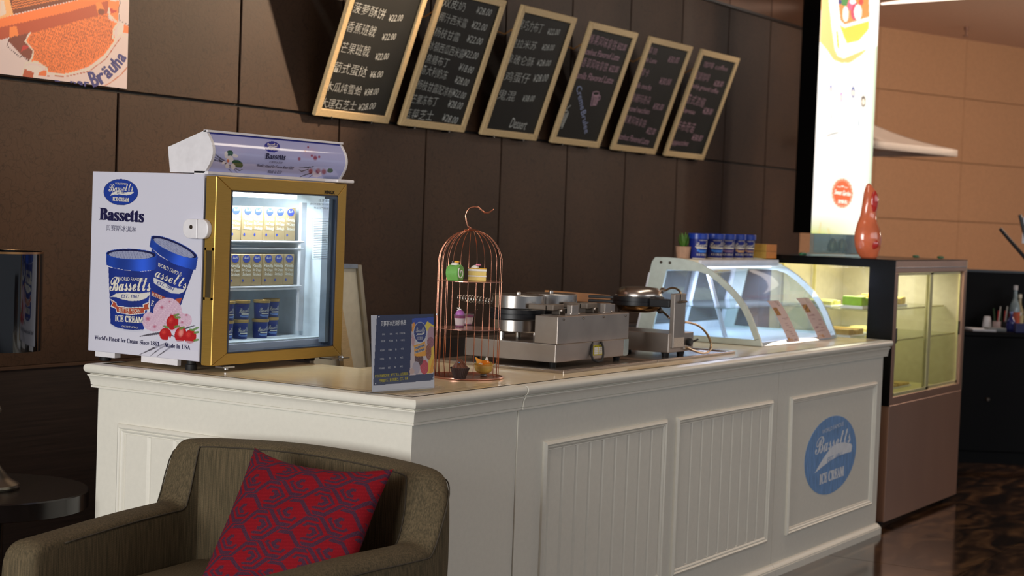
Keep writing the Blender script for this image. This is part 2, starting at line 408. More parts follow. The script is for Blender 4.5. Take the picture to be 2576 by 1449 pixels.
def sweep(mb, prof, path, inward=.02, close=False):
    """profile (offset, z) along a plan polyline, offset to the left-hand outside, mitred"""
    n = len(path); P = [Vector((a, b, 0)) for a, b in path]; rings = []
    for i in range(n):
        d0 = (P[i]-P[i-1]).normalized() if i else None; d1 = (P[i+1]-P[i]).normalized() if i < n-1 else None
        n0 = Vector((d0.y, -d0.x, 0)) if d0 else None; n1 = Vector((d1.y, -d1.x, 0)) if d1 else None
        nn = (n0+n1)/(1+n0.dot(n1)) if (n0 and n1) else (n0 or n1)
        rings.append([P[i]+nn*o+Vector((0, 0, z)) for o, z in prof]+[P[i]-nn*inward+Vector((0, 0, prof[-1][1])), P[i]-nn*inward+Vector((0, 0, prof[0][1]))])
    mb.loft(rings); return mb
def frame_on(mb, plane, tl, tr, bl, br, w=.034, h=.014):
    """picture-frame moulding: outer corners are points on the plane"""
    c = [tl, tr, br, bl]; cen = sum(c, Vector())/4; n = plane.n
    prof = [(0, 0), (0, .55), (.12, .8), (.30, 1), (.42, .85), (.5, .55), (.58, .72), (.7, .6), (.8, .35), (.88, .4), (1, .1), (1, 0)]
    rings = []
    for i in range(4):
        a, b, d = c[i-1], c[i], c[(i+1) % 4]; u = (a-b).normalized(); v = (d-b).normalized(); q = (u+v)
        rings.append([b+q*(o*w)+n*(k*h) for o, k in prof])
    rings.append(rings[0]); mb.loft(rings, cap=False); return mb
def boards(parent, plane, tl, tr, bl, br, n, w=.034):
    """tongue-and-groove boards inside a frame, each board its own part, v-grooves between"""
    u = (tr-tl).normalized(); up = (tl-bl).normalized(); a = bl+u*w*.9+up*w*.9; W_ = (tr-tl).length-1.8*w; H_ = (tl-bl).length-1.8*w; d = W_/n; nn = plane.n
    for k in range(n):
        x0, x1 = k*d, (k+1)*d; e = .010; t = .0065
        ring = lambda z: [a+u*x0+up*z, a+u*(x0)+up*z+nn*.0006, a+u*(x0+e)+up*z+nn*t, a+u*(x1-e)+up*z+nn*t, a+u*x1+up*z+nn*.0006, a+u*x1+up*z]
        MB().loft([ring(0), ring(H_)]).build('board', mCream, parent)
def v(x, y, z): return Vector((x, y, z))
XS1, XS2, XR = 4.409, 6.487, 7.771; YB, XB = 3.38, 4.439; YL = 3.985
# --- corner unit (short leg)
cu = thing('counter_unit', (BX, BY, 0), 'cream corner counter unit with beadboard side, carrying the freezer and price sign', 'counter')
MB().prism([v(BX, BY, 0), v(XS1, BY, 0), v(XS1, YB-.03, 0), v(XB-.03, YB-.03, 0), v(XB-.03, YL, 0), v(BX, YL, 0)], (0, 0, .93)).build('body', mCream, cu)
MB().prism([v(BX+.01, BY+.01, .93), v(XS1, BY+.01, .93), v(XS1, YB, .93), v(XB, YB, .93), v(XB, YL, .93), v(BX+.01, YL, .93)], (0, 0, .02)).build('worktop', mTop, cu)
sweep(MB(), PROF, [(BX+.12, YL), (BX, YL), (BX, BY), (XS1-.0015, BY)]).build('crown_moulding', mCream, cu, smooth=30)
sweep(MB(), BASE, [(BX, YL), (BX, BY), (XS1-.0015, BY)]).build('base_moulding', mCream, cu)
for bx_ in ((BX+.042, BX+.0435, BY+.045, YL-.03), (BX+.06, BX+.0615, BY+.062, YL-.03)):
    MB().box(bx_[0], bx_[1], bx_[2], bx_[3], .9499, .9503).build('inlay_line', mLine, cu)
for y_ in (BY+.045, BY+.062): MB().box(BX+.045, XS1, y_, y_+.0015, .9499, .9503).build('inlay_line', mLine, cu)
pl_ = PX(BX)
c4 = [v(BX, 3.887, .764), v(BX, 2.824, .764), v(BX, 3.887, .161), v(BX, 2.824, .161)]
frame_on(MB(), pl_, *c4).build('panel_frame', mCream, cu, smooth=30); boards(cu, pl_, *c4, 9)
# --- long unit with two beadboard panels
f2y = BY-.004
cu2 = thing('counter_unit', (XS1, BY, 0), 'long cream counter unit with two beadboard panels under the waffle irons', 'counter')
MB().box(XS1+.002, XS2-.001, f2y, YB-.03, 0, .93).build('body', mCream, cu2)
MB().box(XS1+.002, XS2-.001, BY+.006, YB, .93, .95).build('worktop', mTop, cu2)
sweep(MB(), PROF, [(XS1+.0015, f2y), (XS2-.001, f2y)]).build('crown_moulding', mCream, cu2, smooth=30)
sweep(MB(), BASE, [(XS1+.0015, f2y), (XS2-.001, f2y)]).build('base_moulding', mCream, cu2)
pf = PY(f2y)
for x0, x1, nb in ((4.566, 5.442, 9), (5.527, 6.419, 9)):
    c4 = [v(x0, f2y, .756), v(x1, f2y, .756), v(x0, f2y, .156), v(x1, f2y, .156)]
    frame_on(MB(), pf, *c4).build('panel_frame', mCream, cu2, smooth=30); boards(cu2, pf, *c4, nb)
# --- logo unit
cu3 = thing('counter_unit', (XS2, BY, 0), 'cream counter end unit with a round blue ice cream logo on its panel', 'counter')
MB().box(XS2+.001, XR, f2y, YB-.03, 0, .93).build('body', mCream, cu3)
MB().box(XS2+.001, XR, BY+.006, YB, .93, .95).build('worktop', mTop, cu3)
sweep(MB(), PROF, [(XS2+.001, f2y), (XR, f2y), (XR, YB)]).build('crown_moulding', mCream, cu3, smooth=30)
sweep(MB(), BASE, [(XS2+.001, f2y), (XR, f2y), (XR, YB)]).build('base_moulding', mCream, cu3)
c4 = [v(6.614, f2y, .753), v(7.678, f2y, .753), v(6.626, f2y, .156), v(7.678, f2y, .156)]
frame_on(MB(), pf, *c4, w=.03).build('panel_frame', mCream, cu3, smooth=30)
lc = pf.at(2090.5, 1144.5); lo = []
for k in range(48):
    t = 2*math.pi*k/48; lo.append(v(lc.x+.318*math.cos(t), f2y, lc.z+.178*math.sin(t)))
blue = M('pale_blue_sticker', (110, 152, 204), .45, var=.3, scale=30, stretch=(6, 1, .5))
lg = MB().prism(lo, (0, -.0012, 0)).build('logo_sticker', blue, cu3)
pl3 = PY(f2y-.0012); mLW = M('sticker_white', (226, 232, 240), .5)
for _a, _k in (((script('Bassetts'), (2050, 1146), (2139, 1112), 42), dict(heavy=.003)), ((bold('ICE CREAM'), (2061, 1220), (2122, 1197), 26), dict(heavy=.01)), (('WORLD FAMOUS', (2068, 1092), (2122, 1070), 10), {})):
    L = Letters(); L.px(pl3, *_a, **_k); L.build('lettering', mLW, lg)
def swoosh(plane, a, b, th, off=.0007):
    """pennant under the script lettering: thin at a, thick at b"""
    A, B = plane.at(*a), plane.at(*b); up = plane.n.cross((B-A).normalized()); up = up if up.dot(plane.up) > 0 else -up
    d = B-A; s = th; top = []; bot = []
    for k in range(15):
        t = k/14; top.append(A+d*t+up*(s*(.05+.95*math.sin(min(1, t*1.25)*math.pi/2))+.10*d.length*math.sin(t*math.pi))*1.0)
        bot.append(A+d*t+up*(.10*d.length*math.sin(t*math.pi)*.35-.12*s*t))
    pts = bot+[B+d*.03+up*s*.6]+top[::-1]
    return MB().prism([p_+plane.n*(off-.0004) for p_ in pts], plane.n*.0004)
swoosh(pl3, (2050, 1190), (2141, 1134), .034).build('pennant', mLW, lg)
L = Letters(); L.px(pl3, 'EST. 1861', (2080, 1163), (2118, 1147), 11, off=.0012, shear=.3); L.build('lettering', blue, lg)

# ================================================================== CHALKBOARDS
mPine = M('pale_pine_frame', (205, 178, 132), .5, var=.12, scale=12, stretch=(3, 3, 30))
mSlate = M('chalkboard_slate', (26, 27, 25), .55, var=.25, scale=5, spec=.3)
mRope = M('jute_string', (190, 140, 80), .8)
mChalk = M('white_chalk', (178, 182, 178), .9, var=.2, scale=90)
mChalkP = M('pink_chalk', (176, 142, 156), .9, var=.2, scale=90)
mChalkB = M('blue_chalk', (148, 160, 196), .9, var=.2, scale=90)
BXS = [(5.859, 6.419), (6.512, 7.074), (7.232, 7.787), (7.947, 8.497), (8.651, 9.216), (9.346, 9.911)]
bn = Vector((0, -.664, -.233)).normalized(); bu = Vector((0, -.233, .664)).normalized(); BL = .704
Z1 = lambda x, y: (760+x/3.623, y/3.623)
Z2 = lambda x, y: (1300+x/3.45, y/3.45)
BT = [
 [('菠萝酥饼', Z1(455, 112), Z1(742, 182), 26), ('¥22.00', Z1(783, 196), Z1(910, 192), 16), ('香蕉班戟', Z1(398, 285), Z1(655, 340), 26), ('¥22.00', Z1(722, 370), Z1(848, 362), 16),
  ('芒果班戟', Z1(345, 478), Z1(600, 520), 26), ('¥22.00', Z1(660, 548), Z1(782, 542), 16), ('葡式蛋挞', Z1(272, 655), Z1(572, 706), 26), ('¥6.00', Z1(610, 710), Z1(728, 706), 16),
  ('木瓜炖雪蛤', Z1(205, 825), Z1(528, 872), 23), ('¥38.00', Z1(560, 872), Z1(690, 862), 16), ('大理石芝士', Z1(160, 978), Z1(478, 1008), 23), ('¥28.00', Z1(505, 1010), Z1(662, 992), 16)],
 [('双皮奶', Z1(1275, 55), Z1(1475, 108), 22), ('¥28.00', Z1(1580, 122), Z1(1715, 150), 17), ('椰汁西米露', Z1(1238, 190), Z1(1488, 258), 22), ('¥22.00', Z1(1535, 255), Z1(1672, 285), 17),
  ('杨枝甘露', Z1(1195, 325), Z1(1418, 385), 22), ('¥22.00', Z1(1492, 382), Z1(1632, 412), 17), ('冰镇西瓜西米露', Z1(1142, 450), Z1(1462, 535), 22), ('¥22.00', Z1(1465, 515), Z1(1592, 545), 17),
  ('焦糖布丁', Z1(1120, 570), Z1(1322, 618), 22), ('¥18.00', Z1(1418, 640), Z1(1548, 675), 17), ('意大利奶冻', Z1(1075, 670), Z1(1308, 730), 22), ('¥28.00', Z1(1382, 755), Z1(1505, 788), 17),
  ('杨枝甘露配凉粉', Z1(1035, 805), Z1(1362, 890), 22), ('¥22.00', Z1(1362, 872), Z1(1478, 905), 16), ('芒果冻布丁', Z1(985, 940), Z1(1222, 970), 22), ('¥28.00', Z1(1320, 975), Z1(1450, 1000), 17),
  ('蓝莓芝士', Z1(918, 1080), Z1(1180, 1100), 24), ('¥28.00', Z1(1268, 1100), Z1(1405, 1132), 17)],
 [('黑巧力布丁', Z2(8, 250), Z2(215, 292), 23), ('¥22.00', Z2(258, 300), Z2(365, 304), 14), ('提拉米苏', Z2(-65, 405), Z2(160, 435), 20), ('¥28.00', Z2(212, 436), Z2(318, 438), 14),
  ('拿破仑酥', Z2(-95, 545), Z2(132, 580), 22), ('¥28.00', Z2(168, 570), Z2(286, 574), 14), ('鸡蛋仔', Z2(-115, 705), Z2(98, 725), 23), ('¥28.00', Z2(135, 712), Z2(262, 706), 17),
  ('鬼混', Z2(-175, 860), Z2(-28, 880), 23), ('¥38.00', Z2(42, 880), Z2(146, 880), 14), ('Dessert', Z2(-70, 1105), Z2(72, 1128), 22)],
 [('榛果风味拿铁', Z2(618, 375), Z2(850, 440), 23), ('¥32.00', Z2(865, 428), Z2(940, 442), 15), ('Hazelnut Flavored Latte', Z2(560, 462), Z2(882, 528), 14), ('香草风味拿铁', Z2(555, 575), Z2(775, 625), 21),
  ('¥32.00', Z2(792, 622), Z2(872, 632), 15), ('Vanilla Flavored Latte', Z2(498, 675), Z2(828, 728), 15)],
 [('拿铁', Z2(1138, 460), Z2(1208, 478), 15), ('Cafe Latte', Z2(1085, 530), Z2(1208, 552), 10), ('¥30.00', Z2(1305, 540), Z2(1398, 552), 14), ('摩卡', Z2(1068, 655), Z2(1135, 672), 17), ('Cafe mocha', Z2(1008, 755), Z2(1160, 785), 12),
  ('¥30.00', Z2(1230, 728), Z2(1328, 740), 14), ('焦糖玛奇朵', Z2(985, 875), Z2(1145, 912), 18), ('Caramel macchiato', Z2(940, 958), Z2(1145, 992), 12), ('¥30.00', Z2(1175, 948), Z2(1262, 960), 14),
  ('榛果风味拿铁', Z2(915, 1060), Z2(1108, 1110), 18), ('¥32.00', Z2(1118, 1158), Z2(1192, 1172), 14), ('Hazelnut Flavored Latte', Z2(855, 1200), Z2(1138, 1256), 13)],
 [('咖啡 coffee', Z2(1615, 582), Z2(1822, 622), 13), ('现磨咖啡', Z2(1535, 685), Z2(1660, 712), 17), ('¥28.00', Z2(1705, 745), Z2(1782, 755), 12), ('Freshly ground coffee', Z2(1490, 765), Z2(1738, 826), 13),
  ('意式浓缩', Z2(1462, 890), Z2(1615, 935), 20), ('¥28.00', Z2(1608, 985), Z2(1688, 998), 13), ('Espresso', Z2(1430, 980), Z2(1536, 1006), 12), ('卡布奇诺', Z2(1375, 1125), Z2(1528, 1155), 21), ('¥30.00', Z2(1512, 1215), Z2(1600, 1228), 13),
  ('Cappuccino', Z2(1315, 1265), Z2(1476, 1282), 15)]]
BLAB = ['leftmost chalkboard menu, beside the big shadow, with six white dessert lines', 'second chalkboard menu from the left, densest, nine lines of desserts priced 18 to 28',
        'third chalkboard menu with five lines and the word Dessert in its lower corner', 'fourth chalkboard menu with chalk drawings of a mug and a tall glass', 'fifth chalkboard menu, pink writing, second nearest the glowing sign',
        'rightmost chalkboard menu, pink coffee list nearest the glowing sign']
for bi, (x0, x1) in enumerate(BXS):
    O = Vector((x0, WY-.022, 1.912)); w = x1-x0
    root = thing('chalkboard', ((x0+x1)/2, WY-.02, 1.912), BLAB[bi], 'chalkboard', 'chalkboard menus leaning out from the brown wall')
    X_ = Vector((1, 0, 0)); fw_ = .035; back = -bn*.012
    def q(u, t, off=0): return O+X_*u+bu*t+bn*off
    for a, b, c, d in ((0, fw_, 0, BL), (w-fw_, w, 0, BL)):
        MB().prism([q(a, c+ (0)), q(b, c+fw_ if a == 0 else c), q(b, d-fw_ if a == 0 else d), q(a, d if a == 0 else d-fw_)] if a == 0 else [q(a, c+fw_), q(b, c), q(b, d), q(a, d-fw_)], bn*.02).build('frame_rail', mPine, root, bevel=.002, seg=1)
    MB().prism([q(0, 0), q(w, 0), q(w-fw_, fw_), q(fw_, fw_)], bn*.02).build('frame_rail', mPine, root, bevel=.002, seg=1)
    MB().prism([q(fw_, BL-fw_), q(w-fw_, BL-fw_), q(w, BL), q(0, BL)], bn*.02).build('frame_rail', mPine, root, bevel=.002, seg=1)
    MB().prism([q(fw_*.9, fw_*.9), q(w-fw_*.9, fw_*.9), q(w-fw_*.9, BL-fw_*.9), q(fw_*.9, BL-fw_*.9)], bn*.010).build('slate', mSlate, root)
    bp = Plane(q(0, 0, .0112), bn); ch = mChalk if bi < 3 else mChalkP
    for t, a, b, h in BT[bi]:
        asc = all(ord(c) < 256 for c in t)
        Letters().px(bp, t, a, b, h, shear=.28 if asc else .06, offset=-.002 if asc else -.012).build('chalk_line', ch, root)
    # string from the frame back to the wall, two pegs under the board
    for sx in (.02, w-.02):
        a = q(sx, BL*.82, -.002); MB().tube([a, a+Vector((.0, .06, -.03)), Vector((a.x, WY-.001, a.z+.02))], .004, 5).build('hanging_string', mRope, root)
    for sx in (.12, w-.14): MB().cyl((O.x+sx, WY-.045, 1.903), .006, .045, 8, 'y').build('peg', mBlack, root)
    if bi == 3:
        for t, a, b, h in (('Creme', Z2(515, 770), Z2(555, 965), 18), ('Brulee', Z2(555, 975), Z2(590, 1170), 18)):
            p0, p1 = bp.at(*a), bp.at(*b); d = (p1-p0).normalized()
            Letters().box(t, p0, p1, bn.cross(d) if bn.cross(d).dot(X_) > 0 else -bn.cross(d), .045, bn, shear=.35, offset=-.005).build('chalk_line', mChalkB, root)
        def strokes(lst, mat, nm, r=.0022):
            for pts in lst: MB().tube([bp.at(*Z2(*p_)) for p_ in pts], r, 4).build(nm, mat, root)
        el = lambda cx, cy, rx, ry, n=14: [(cx+rx*math.cos(6.283*k/n), cy+ry*math.sin(6.283*k/n)) for k in range(n+1)]
        strokes([el(688, 812, 28, 18), [(660, 815), (642, 918), (688, 912), (716, 822)], [(714, 830), (728, 835), (722, 860), (702, 872)]], mChalkP, 'mug_drawing')
        strokes([[(664-i*1.5, 835+i*14), (706-i*4, 838+i*14)] for i in range(6)], mChalkP, 'mug_drawing', .003)
        strokes([el(426, 975, 20, 14), [(406, 978), (362, 1108), (390, 1116), (446, 985)], [(425, 975), (436, 940), (468, 915)]], mChalk, 'glass_drawing')
        strokes([[(402-i*6, 1000+i*15), (434-i*6, 1004+i*15)] for i in range(7)], mChalk, 'glass_drawing', .003)

# ================================================================== FREEZER
FX0, FX1, FYF, FYB, FZ0, FZ1 = 3.9, 4.56, 3.605, 4.10, .982, 1.577
mFW = M('white_freezer_steel', (206, 206, 222), .38, var=.01)
mGold = M('brushed_gold', (178, 142, 68), .36, metal=.6, var=.06, scale=20, stretch=(1, 1, 30))
mRub = M('black_rubber', (16, 16, 18), .6); mWhiteP = M('white_plastic', (226, 224, 228), .35); mInner = M('white_liner', (222, 230, 236), .4)
mChrome = M('chrome', (200, 200, 205), .15, metal=1)
fz = thing('display_freezer', (4.23, 3.85, .95), 'white countertop display freezer with a gold framed glass door and printed side', 'freezer')
# cabinet as five walls
cab = MB()
cab.box(FX0, FX0+.045, FYF, FYB, FZ0, FZ1).box(FX1-.045, FX1, FYF, FYB, FZ0, FZ1).box(FX0+.045, FX1-.045, FYB-.05, FYB, FZ0, FZ1).box(FX0+.045, FX1-.045, FYF, FYB-.05, FZ0, FZ0+.05).box(FX0+.045, FX1-.045, FYF, FYB-.05, FZ1-.045, FZ1)
cab.build('cabinet', mFW, fz, bevel=.002)
inn = MB(); i0, i1, j0, j1 = FX0+.046, FX1-.046, FZ0+.051, FZ1-.046
inn.box(i0, i0+.004, FYF+.002, FYB-.052, j0, j1).box(i1-.004, i1, FYF+.002, FYB-.052, j0, j1).box(i0, i1, FYB-.056, FYB-.052, j0, j1).box(i0, i1, FYF+.002, FYB-.052, j0, j0+.004).box(i0, i1, FYF+.002, FYB-.052, j1-.004, j1)
inn.build('liner', mInner, fz)
MB().box(i0+.03, i1-.12, FYF+.03, FYF+.055, j1-.02, j1-.006).build('light_tube', M('freezer_tube', (255, 255, 255), emis=(250, 252, 255), es=9), fz)
la = area('freezer_light', (4.2, FYF+.06, j1-.025), (4.2, 3.85, 1.1), .45, .03, 3.6, (.92, .97, 1))
for y_ in (FYF+.08,): MB().box(i1-.03, i1-.005, y_, y_+.012, j0+.02, j1-.03).build('shelf_rail', mWhiteP, fz)
# feet and brackets
for x_, y_ in ((3.925, 3.66), (4.52, 3.66), (3.93, 4.05), (4.44, 4.03)):
    MB().lathe([(.018, 0), (.019, .004), (.019, .018), (.015, .02), (.015, .033)], (x_, y_, .95), 16).build('foot', mRub, fz, smooth=True)
MB().box(FX0+.004, FX0+.03, 3.98, 4.07, .965, .982).build('skirt', mWhiteP, fz); MB().box(FX0+.004, FX0+.02, 3.70, 3.86, .962, .982).build('skirt', mWhiteP, fz)
# gasket and door
DY0, DY1, DZ0, DZ1, DX1 = 3.552, 3.597, .972, 1.572, 4.562
MB().box(FX0+.006, FX0+.05, DY1, FYF, DZ0+.006, DZ1-.006).box(DX1-.05, DX1-.006, DY1, FYF, DZ0+.006, DZ1-.006).box(FX0+.05, DX1-.05, DY1, FYF, DZ0+.006, DZ0+.04).box(FX0+.05, DX1-.05, DY1, FYF, DZ1-.04, DZ1-.006).build('gasket_outer', mRub, fz)
gx0, gx1, gz0, gz1 = 3.972, 4.512, 1.010, 1.528
door = thing('door', (0, 0, 0), None, None); door.parent = fz
bpy.data.objects.remove(door)
A_ = (FX0, DZ0), (DX1, DZ0), (DX1, DZ1), (FX0, DZ1); B_ = (gx0, gz0), (gx1, gz0), (gx1, gz1), (gx0, gz1)
dm = MB()
for i in range(4):
    a, b, c, d = A_[i], A_[(i+1) % 4], B_[(i+1) % 4], B_[i]
    dm.prism([v(p_[0], DY0, p_[1]) for p_ in (a, b, c, d)], (0, DY1-DY0, 0))
# the pull is a slot in the near stile's side: its shade is painted as a flat dark plate inside a raised rim
dr_ = dm.build('door', mGold, fz, bevel=.003, seg=2)
hs = PX(FX0-.0015)
hz0, hz1 = 1.180, 1.345
MB().box(FX0-.003, FX0, DY0+.002, DY0+.040, hz0, hz0+.008).box(FX0-.003, FX0, DY0+.002, DY0+.040, hz1-.008, hz1).box(FX0-.003, FX0, DY0+.002, DY0+.009, hz0, hz1).box(FX0-.003, FX0, DY0+.033, DY0+.040, hz0, hz1).build('handle', mGold, dr_)
MB().box(FX0-.0012, FX0-.0002, DY0+.009, DY0+.033, hz0+.008, hz1-.008).build('handle_pocket_shade', M('painted_pocket_shade', (62, 50, 22), .5), dr_)
MB().box(gx0-.001, gx0+.004, DY0-.001, DY1, gz0, gz1).box(gx1-.006, gx1+.001, DY0-.001, DY1, gz0, gz1).box(gx0, gx1, DY0-.001, DY1, gz0-.001, gz0+.003).box(gx0, gx1, DY0-.001, DY1, gz1-.003, gz1+.001).build('gasket', M('navy_gasket', (40, 48, 66), .5), dr_)
MB().box(gx1-.028, gx1-.008, DY0+.014, DY1-.004, gz0+.012, gz1-.012).build('spacer', M('aluminium_spacer', (150, 160, 172), .35, metal=.6), dr_)
gl_ = glass('freezer_glass', (236, 243, 246), .7)
MB().box(gx0, gx1, DY0+.004, DY0+.007, gz0, gz1).build('pane', gl_, dr_)
pdr = PY(DY0-.0008)
Letters().px(pdr, 'XINGX', (816, 487.5), (842, 489), 9, offset=.03).build('brand_plate', mBlack, dr_)
# notice on the glass
pgl = PY(DY0+.0036); mNote = M('notice_ink', (88, 96, 110), .6)
L = Letters()
ya = 556
for k in range(22):
    t = k/21; y_ = 556+t*92
    L.mb.prism([pgl.at(789, y_, .0002), pgl.at(827-(k*7 % 9), y_+1.4, .0002), pgl.at(827-(k*7 % 9), y_+2.2, .0002), pgl.at(789, y_+.9, .0002)], (0, -.0002, 0))
for (a, b) in (((786, 549), (832, 551)), ((784, 652), (828, 654)), ((786, 549), (784, 652)), ((832, 551), (828, 654))):
    L.mb.tube([pgl.at(*a), pgl.at(*b)], .0004, 4)
L.build('notice_lines', mNote, dr_)
L = Letters(); L.px(pgl, '注意事项', (801, 507), (832, 509), 7); L.px(pgl, '请保持玻璃门关闭状态', (779, 515), (832, 517), 5); L.px(pgl, '防止冷气外泄', (790, 525), (826, 527), 5); L.build('notice_heading', mNote, dr_)
# hinge pieces
MB().box(4.50, 4.595, 3.545, 3.62, 1.574, 1.586).build('hinge_cover', mWhiteP, fz, bevel=.004)
MB().box(4.50, 4.60, 3.545, 3.60, .962, .966).cyl((4.575, 3.565, .953), .009, .018, 12).build('hinge', mChrome, fz)
MB().box(3.955, 4.01, 3.552, 3.585, .962, .967).cyl((3.985, 3.566, .955), .007, .012, 10).build('door_stop', mChrome, fz)
# lock: two white rounded halves across the door edge
lk = PX(FX0-.002)
def lockhalf(y0, y1, rnd, x0, x1):
    z0, z1 = 1.372, 1.434; r = .026; pts = []
    if rnd == 'back':
        pts = [v(x0, y0, z0), v(x0, y0, z1)]+[v(x0, y1-r+r*math.sin(a), z1-r+r*math.cos(a)) for a in np.linspace(0, math.pi/2, 7)]+[v(x0, y1-r+r*math.cos(a), z0+r-r*math.sin(a)) for a in np.linspace(0, math.pi/2, 7)]
    else:
        pts = [v(x0, y1, z0), v(x0, y1, z1)]+[v(x0, y0+r-r*math.sin(a), z1-r+r*math.cos(a)) for a in np.linspace(0, math.pi/2, 7)]+[v(x0, y0+r-r*math.cos(a), z0+r-r*math.sin(a)) for a in np.linspace(0, math.pi/2, 7)]
    return MB().prism(pts, (x1-x0, 0, 0))
lh = lockhalf(3.6115, 3.672, 'back', FX0-.020, FX0).build('lock', mWhiteP, fz, bevel=.003)
MB().cyl((FX0-.0215, 3.636, 1.408), .0065, .002, 14, 'x').build('keyhole', M('keyhole_metal', (90, 80, 70), .3, metal=.8), lh)
lockhalf(3.566, 3.610, 'front', FX0-.020, FX0).build('lock_catch', mWhiteP, fz, bevel=.003)

# printed side panel -------------------------------------------------
S = 4.14; Q = lambda x, y: (220+x/S, 580+y/S)
def side_art(X, Y, U, V):
    A = Art(X, Y, (208, 208, 222))
    P_ = lambda pts: A.poly([Q(*p) for p in pts])
    def tub(pt, lid, body, ex, lidell, darkell, seed):
        m = P_(body); t = pt(X, Y)
        base = np.outer(np.ones(X.size), col3((28, 52, 140)))
        shade = .55+.75*np.exp(-((t-.25)/.25)**2)*.5+.5*np.exp(-((t-.8)/.16)**2)
        A.c[m] = (base*shade[:, None])[m]
        m = P_(lid); base = np.outer(np.ones(X.size), col3((34, 74, 180))); sh = .55+1.1*np.exp(-((t-.72)/.2)**2)+.25*np.exp(-((t-.1)/.1)**2)
        A.c[m] = (base*sh[:, None])[m]
        cx, cy, rx, ry, rot = lidell
        x, y = Q(cx, cy); A.lay(A.ell(x, y, rx/S, ry/S, rot), (40, 82, 180)); A.lay(A.ell(x, y, (rx-8)/S, (ry-6)/S, rot), (14, 20, 70))
        x, y = Q(cx-6, cy+9); e = A.ell(x, y, (rx-36)/S, (ry-14)/S, rot); A.lay(e, (150, 156, 184)); nn = A.noise(1.1, seed); A.lay(e & (nn > .25), (96, 100, 140), .7)
    # leaning tub behind
    tub(lambda X, Y: ((X-Q(650, 0)[0])*.95+(Y-Q(0, 150)[1])*.30)/(500/S), [(645, 165), (665, 60), (760, 60), (1150, 280), (1128, 408), (1090, 405), (900, 350), (760, 260)],
        [(668, 185), (760, 270), (900, 345), (1108, 405), (975, 770), (900, 860), (650, 860), (655, 500)], 0, (905, 172, 262, 62, 24), 0, 5)
    # upright tub
    tub(lambda X, Y: (X-Q(200, 0)[0])/(520/S), [(195, 235), (720, 265), (712, 395), (690, 412), (560, 425), (400, 412), (260, 385), (197, 358)],
        [(218, 380), (400, 415), (560, 428), (690, 415), (588, 1030), (500, 1036), (400, 1030), (300, 1008), (240, 970)], 0, (458, 246, 264, 56, 2), 0, 9)
    A.lay(P_([(240, 970), (300, 1008), (400, 1030), (500, 1036), (586, 1030), (584, 1048), (500, 1056), (400, 1048), (290, 1024), (243, 990)]), (196, 198, 214))
    # pennants and ribbon
    A.lay(P_([(240, 692), (300, 655), (420, 645), (540, 655), (655, 640), (650, 668), (610, 705), (540, 730), (450, 735), (360, 715), (300, 695)]), (214, 212, 205))
    A.lay(P_([(690, 490), (760, 520), (880, 590), (1000, 612), (1025, 600), (1000, 640), (950, 660), (880, 655), (780, 605), (690, 545)]), (206, 206, 206))
    A.lay(P_([(238, 712), (300, 748), (310, 782), (430, 800), (580, 795), (575, 768), (648, 742), (640, 790), (650, 825), (600, 832), (598, 862), (450, 880), (300, 852), (295, 815), (240, 790), (258, 755)]), (226, 224, 220))
    A.lay(P_([(246, 724), (298, 756), (306, 790), (430, 808), (588, 802), (584, 776), (640, 752), (632, 790), (642, 818), (592, 826), (590, 856), (450, 872), (306, 846), (300, 808), (250, 784), (266, 756)]), (168, 74, 52))
    A.lay(P_([(668, 630), (800, 690), (820, 700), (800, 740), (668, 670)]), (160, 70, 50)); A.lay(P_([(912, 715), (985, 700), (965, 760), (930, 745)]), (168, 74, 52))
    # vanilla pods
    for pts, w in (([(548, 1102), (640, 1085), (760, 1068), (860, 1085), (920, 1110)], [8, 20, 24, 18, 6]), ([(535, 1296), (610, 1262), (690, 1225), (830, 1170)], [3, 12, 20, 20]), ([(648, 1312), (700, 1270), (760, 1225), (850, 1180)], [2, 10, 16, 18]),
                   ([(705, 1325), (770, 1280), (850, 1225), (930, 1180)], [2, 10, 18, 18]), ([(1000, 1030), (1060, 1005), (1120, 990)], [20, 14, 6])):
        A.lay(A.line([Q(*p) for p in pts], [k/S for k in w]), (58, 52, 66), .92)
    # scoop
    n1 = A.noise(.35, 3); n2 = A.noise(.9, 11)
    m = A.ell(*Q(835, 850), (150+0)/S, 150/S)+A.ell(*Q(700, 960), 125/S, 90/S)+A.ell(*Q(900, 940), 140/S, 110/S)+A.ell(*Q(1025, 935), 62/S, 70/S)+A.ell(*Q(640, 910), 62/S, 60/S) > 0
    A.lay(m, (206, 176, 196)); A.lay(m & (n2 > .3), (190, 152, 178), .6); A.lay(m & (n1 > .45), (222, 202, 214), .7)
    for cx, cy, r in ((775, 800, 26), (855, 740, 14), (630, 920, 34), (905, 880, 22), (1030, 880, 18), (700, 1000, 24), (985, 955, 20), (870, 875, 16)):
        A.lay(A.ell(*Q(cx, cy), r/S, r*.9/S, 0, .8)*m, (170, 60, 96), .85)
    # strawberries
    for cx, cy, rx, ry, rot in ((885, 955, 62, 78, 12), (812, 1080, 62, 66, -8), (970, 1085, 62, 82, 10), (1070, 1105, 64, 72, 12)):
        e = A.ell(*Q(cx, cy), rx/S, ry/S, rot); A.lay(e, (176, 26, 30)); A.lay(A.ell(*Q(cx-18, cy-22), rx*.5/S, ry*.5/S, rot, .9), (222, 74, 66), .7); A.lay(e & (A.noise(2.2, 4) > .55), (128, 14, 22), .6)
    A.lay(A.ell(*Q(975, 1065), 30/S, 52/S, 12, .6), (228, 150, 140), .8)
    for cx, cy in ((925, 880), (940, 905), (820, 1005), (930, 1000), (985, 1015), (1090, 1035), (1130, 1020), (1140, 1060), (1135, 1140)):
        A.lay(A.ell(*Q(cx, cy), 34/S, 12/S, cx % 70-30), (92, 132, 60), .9)
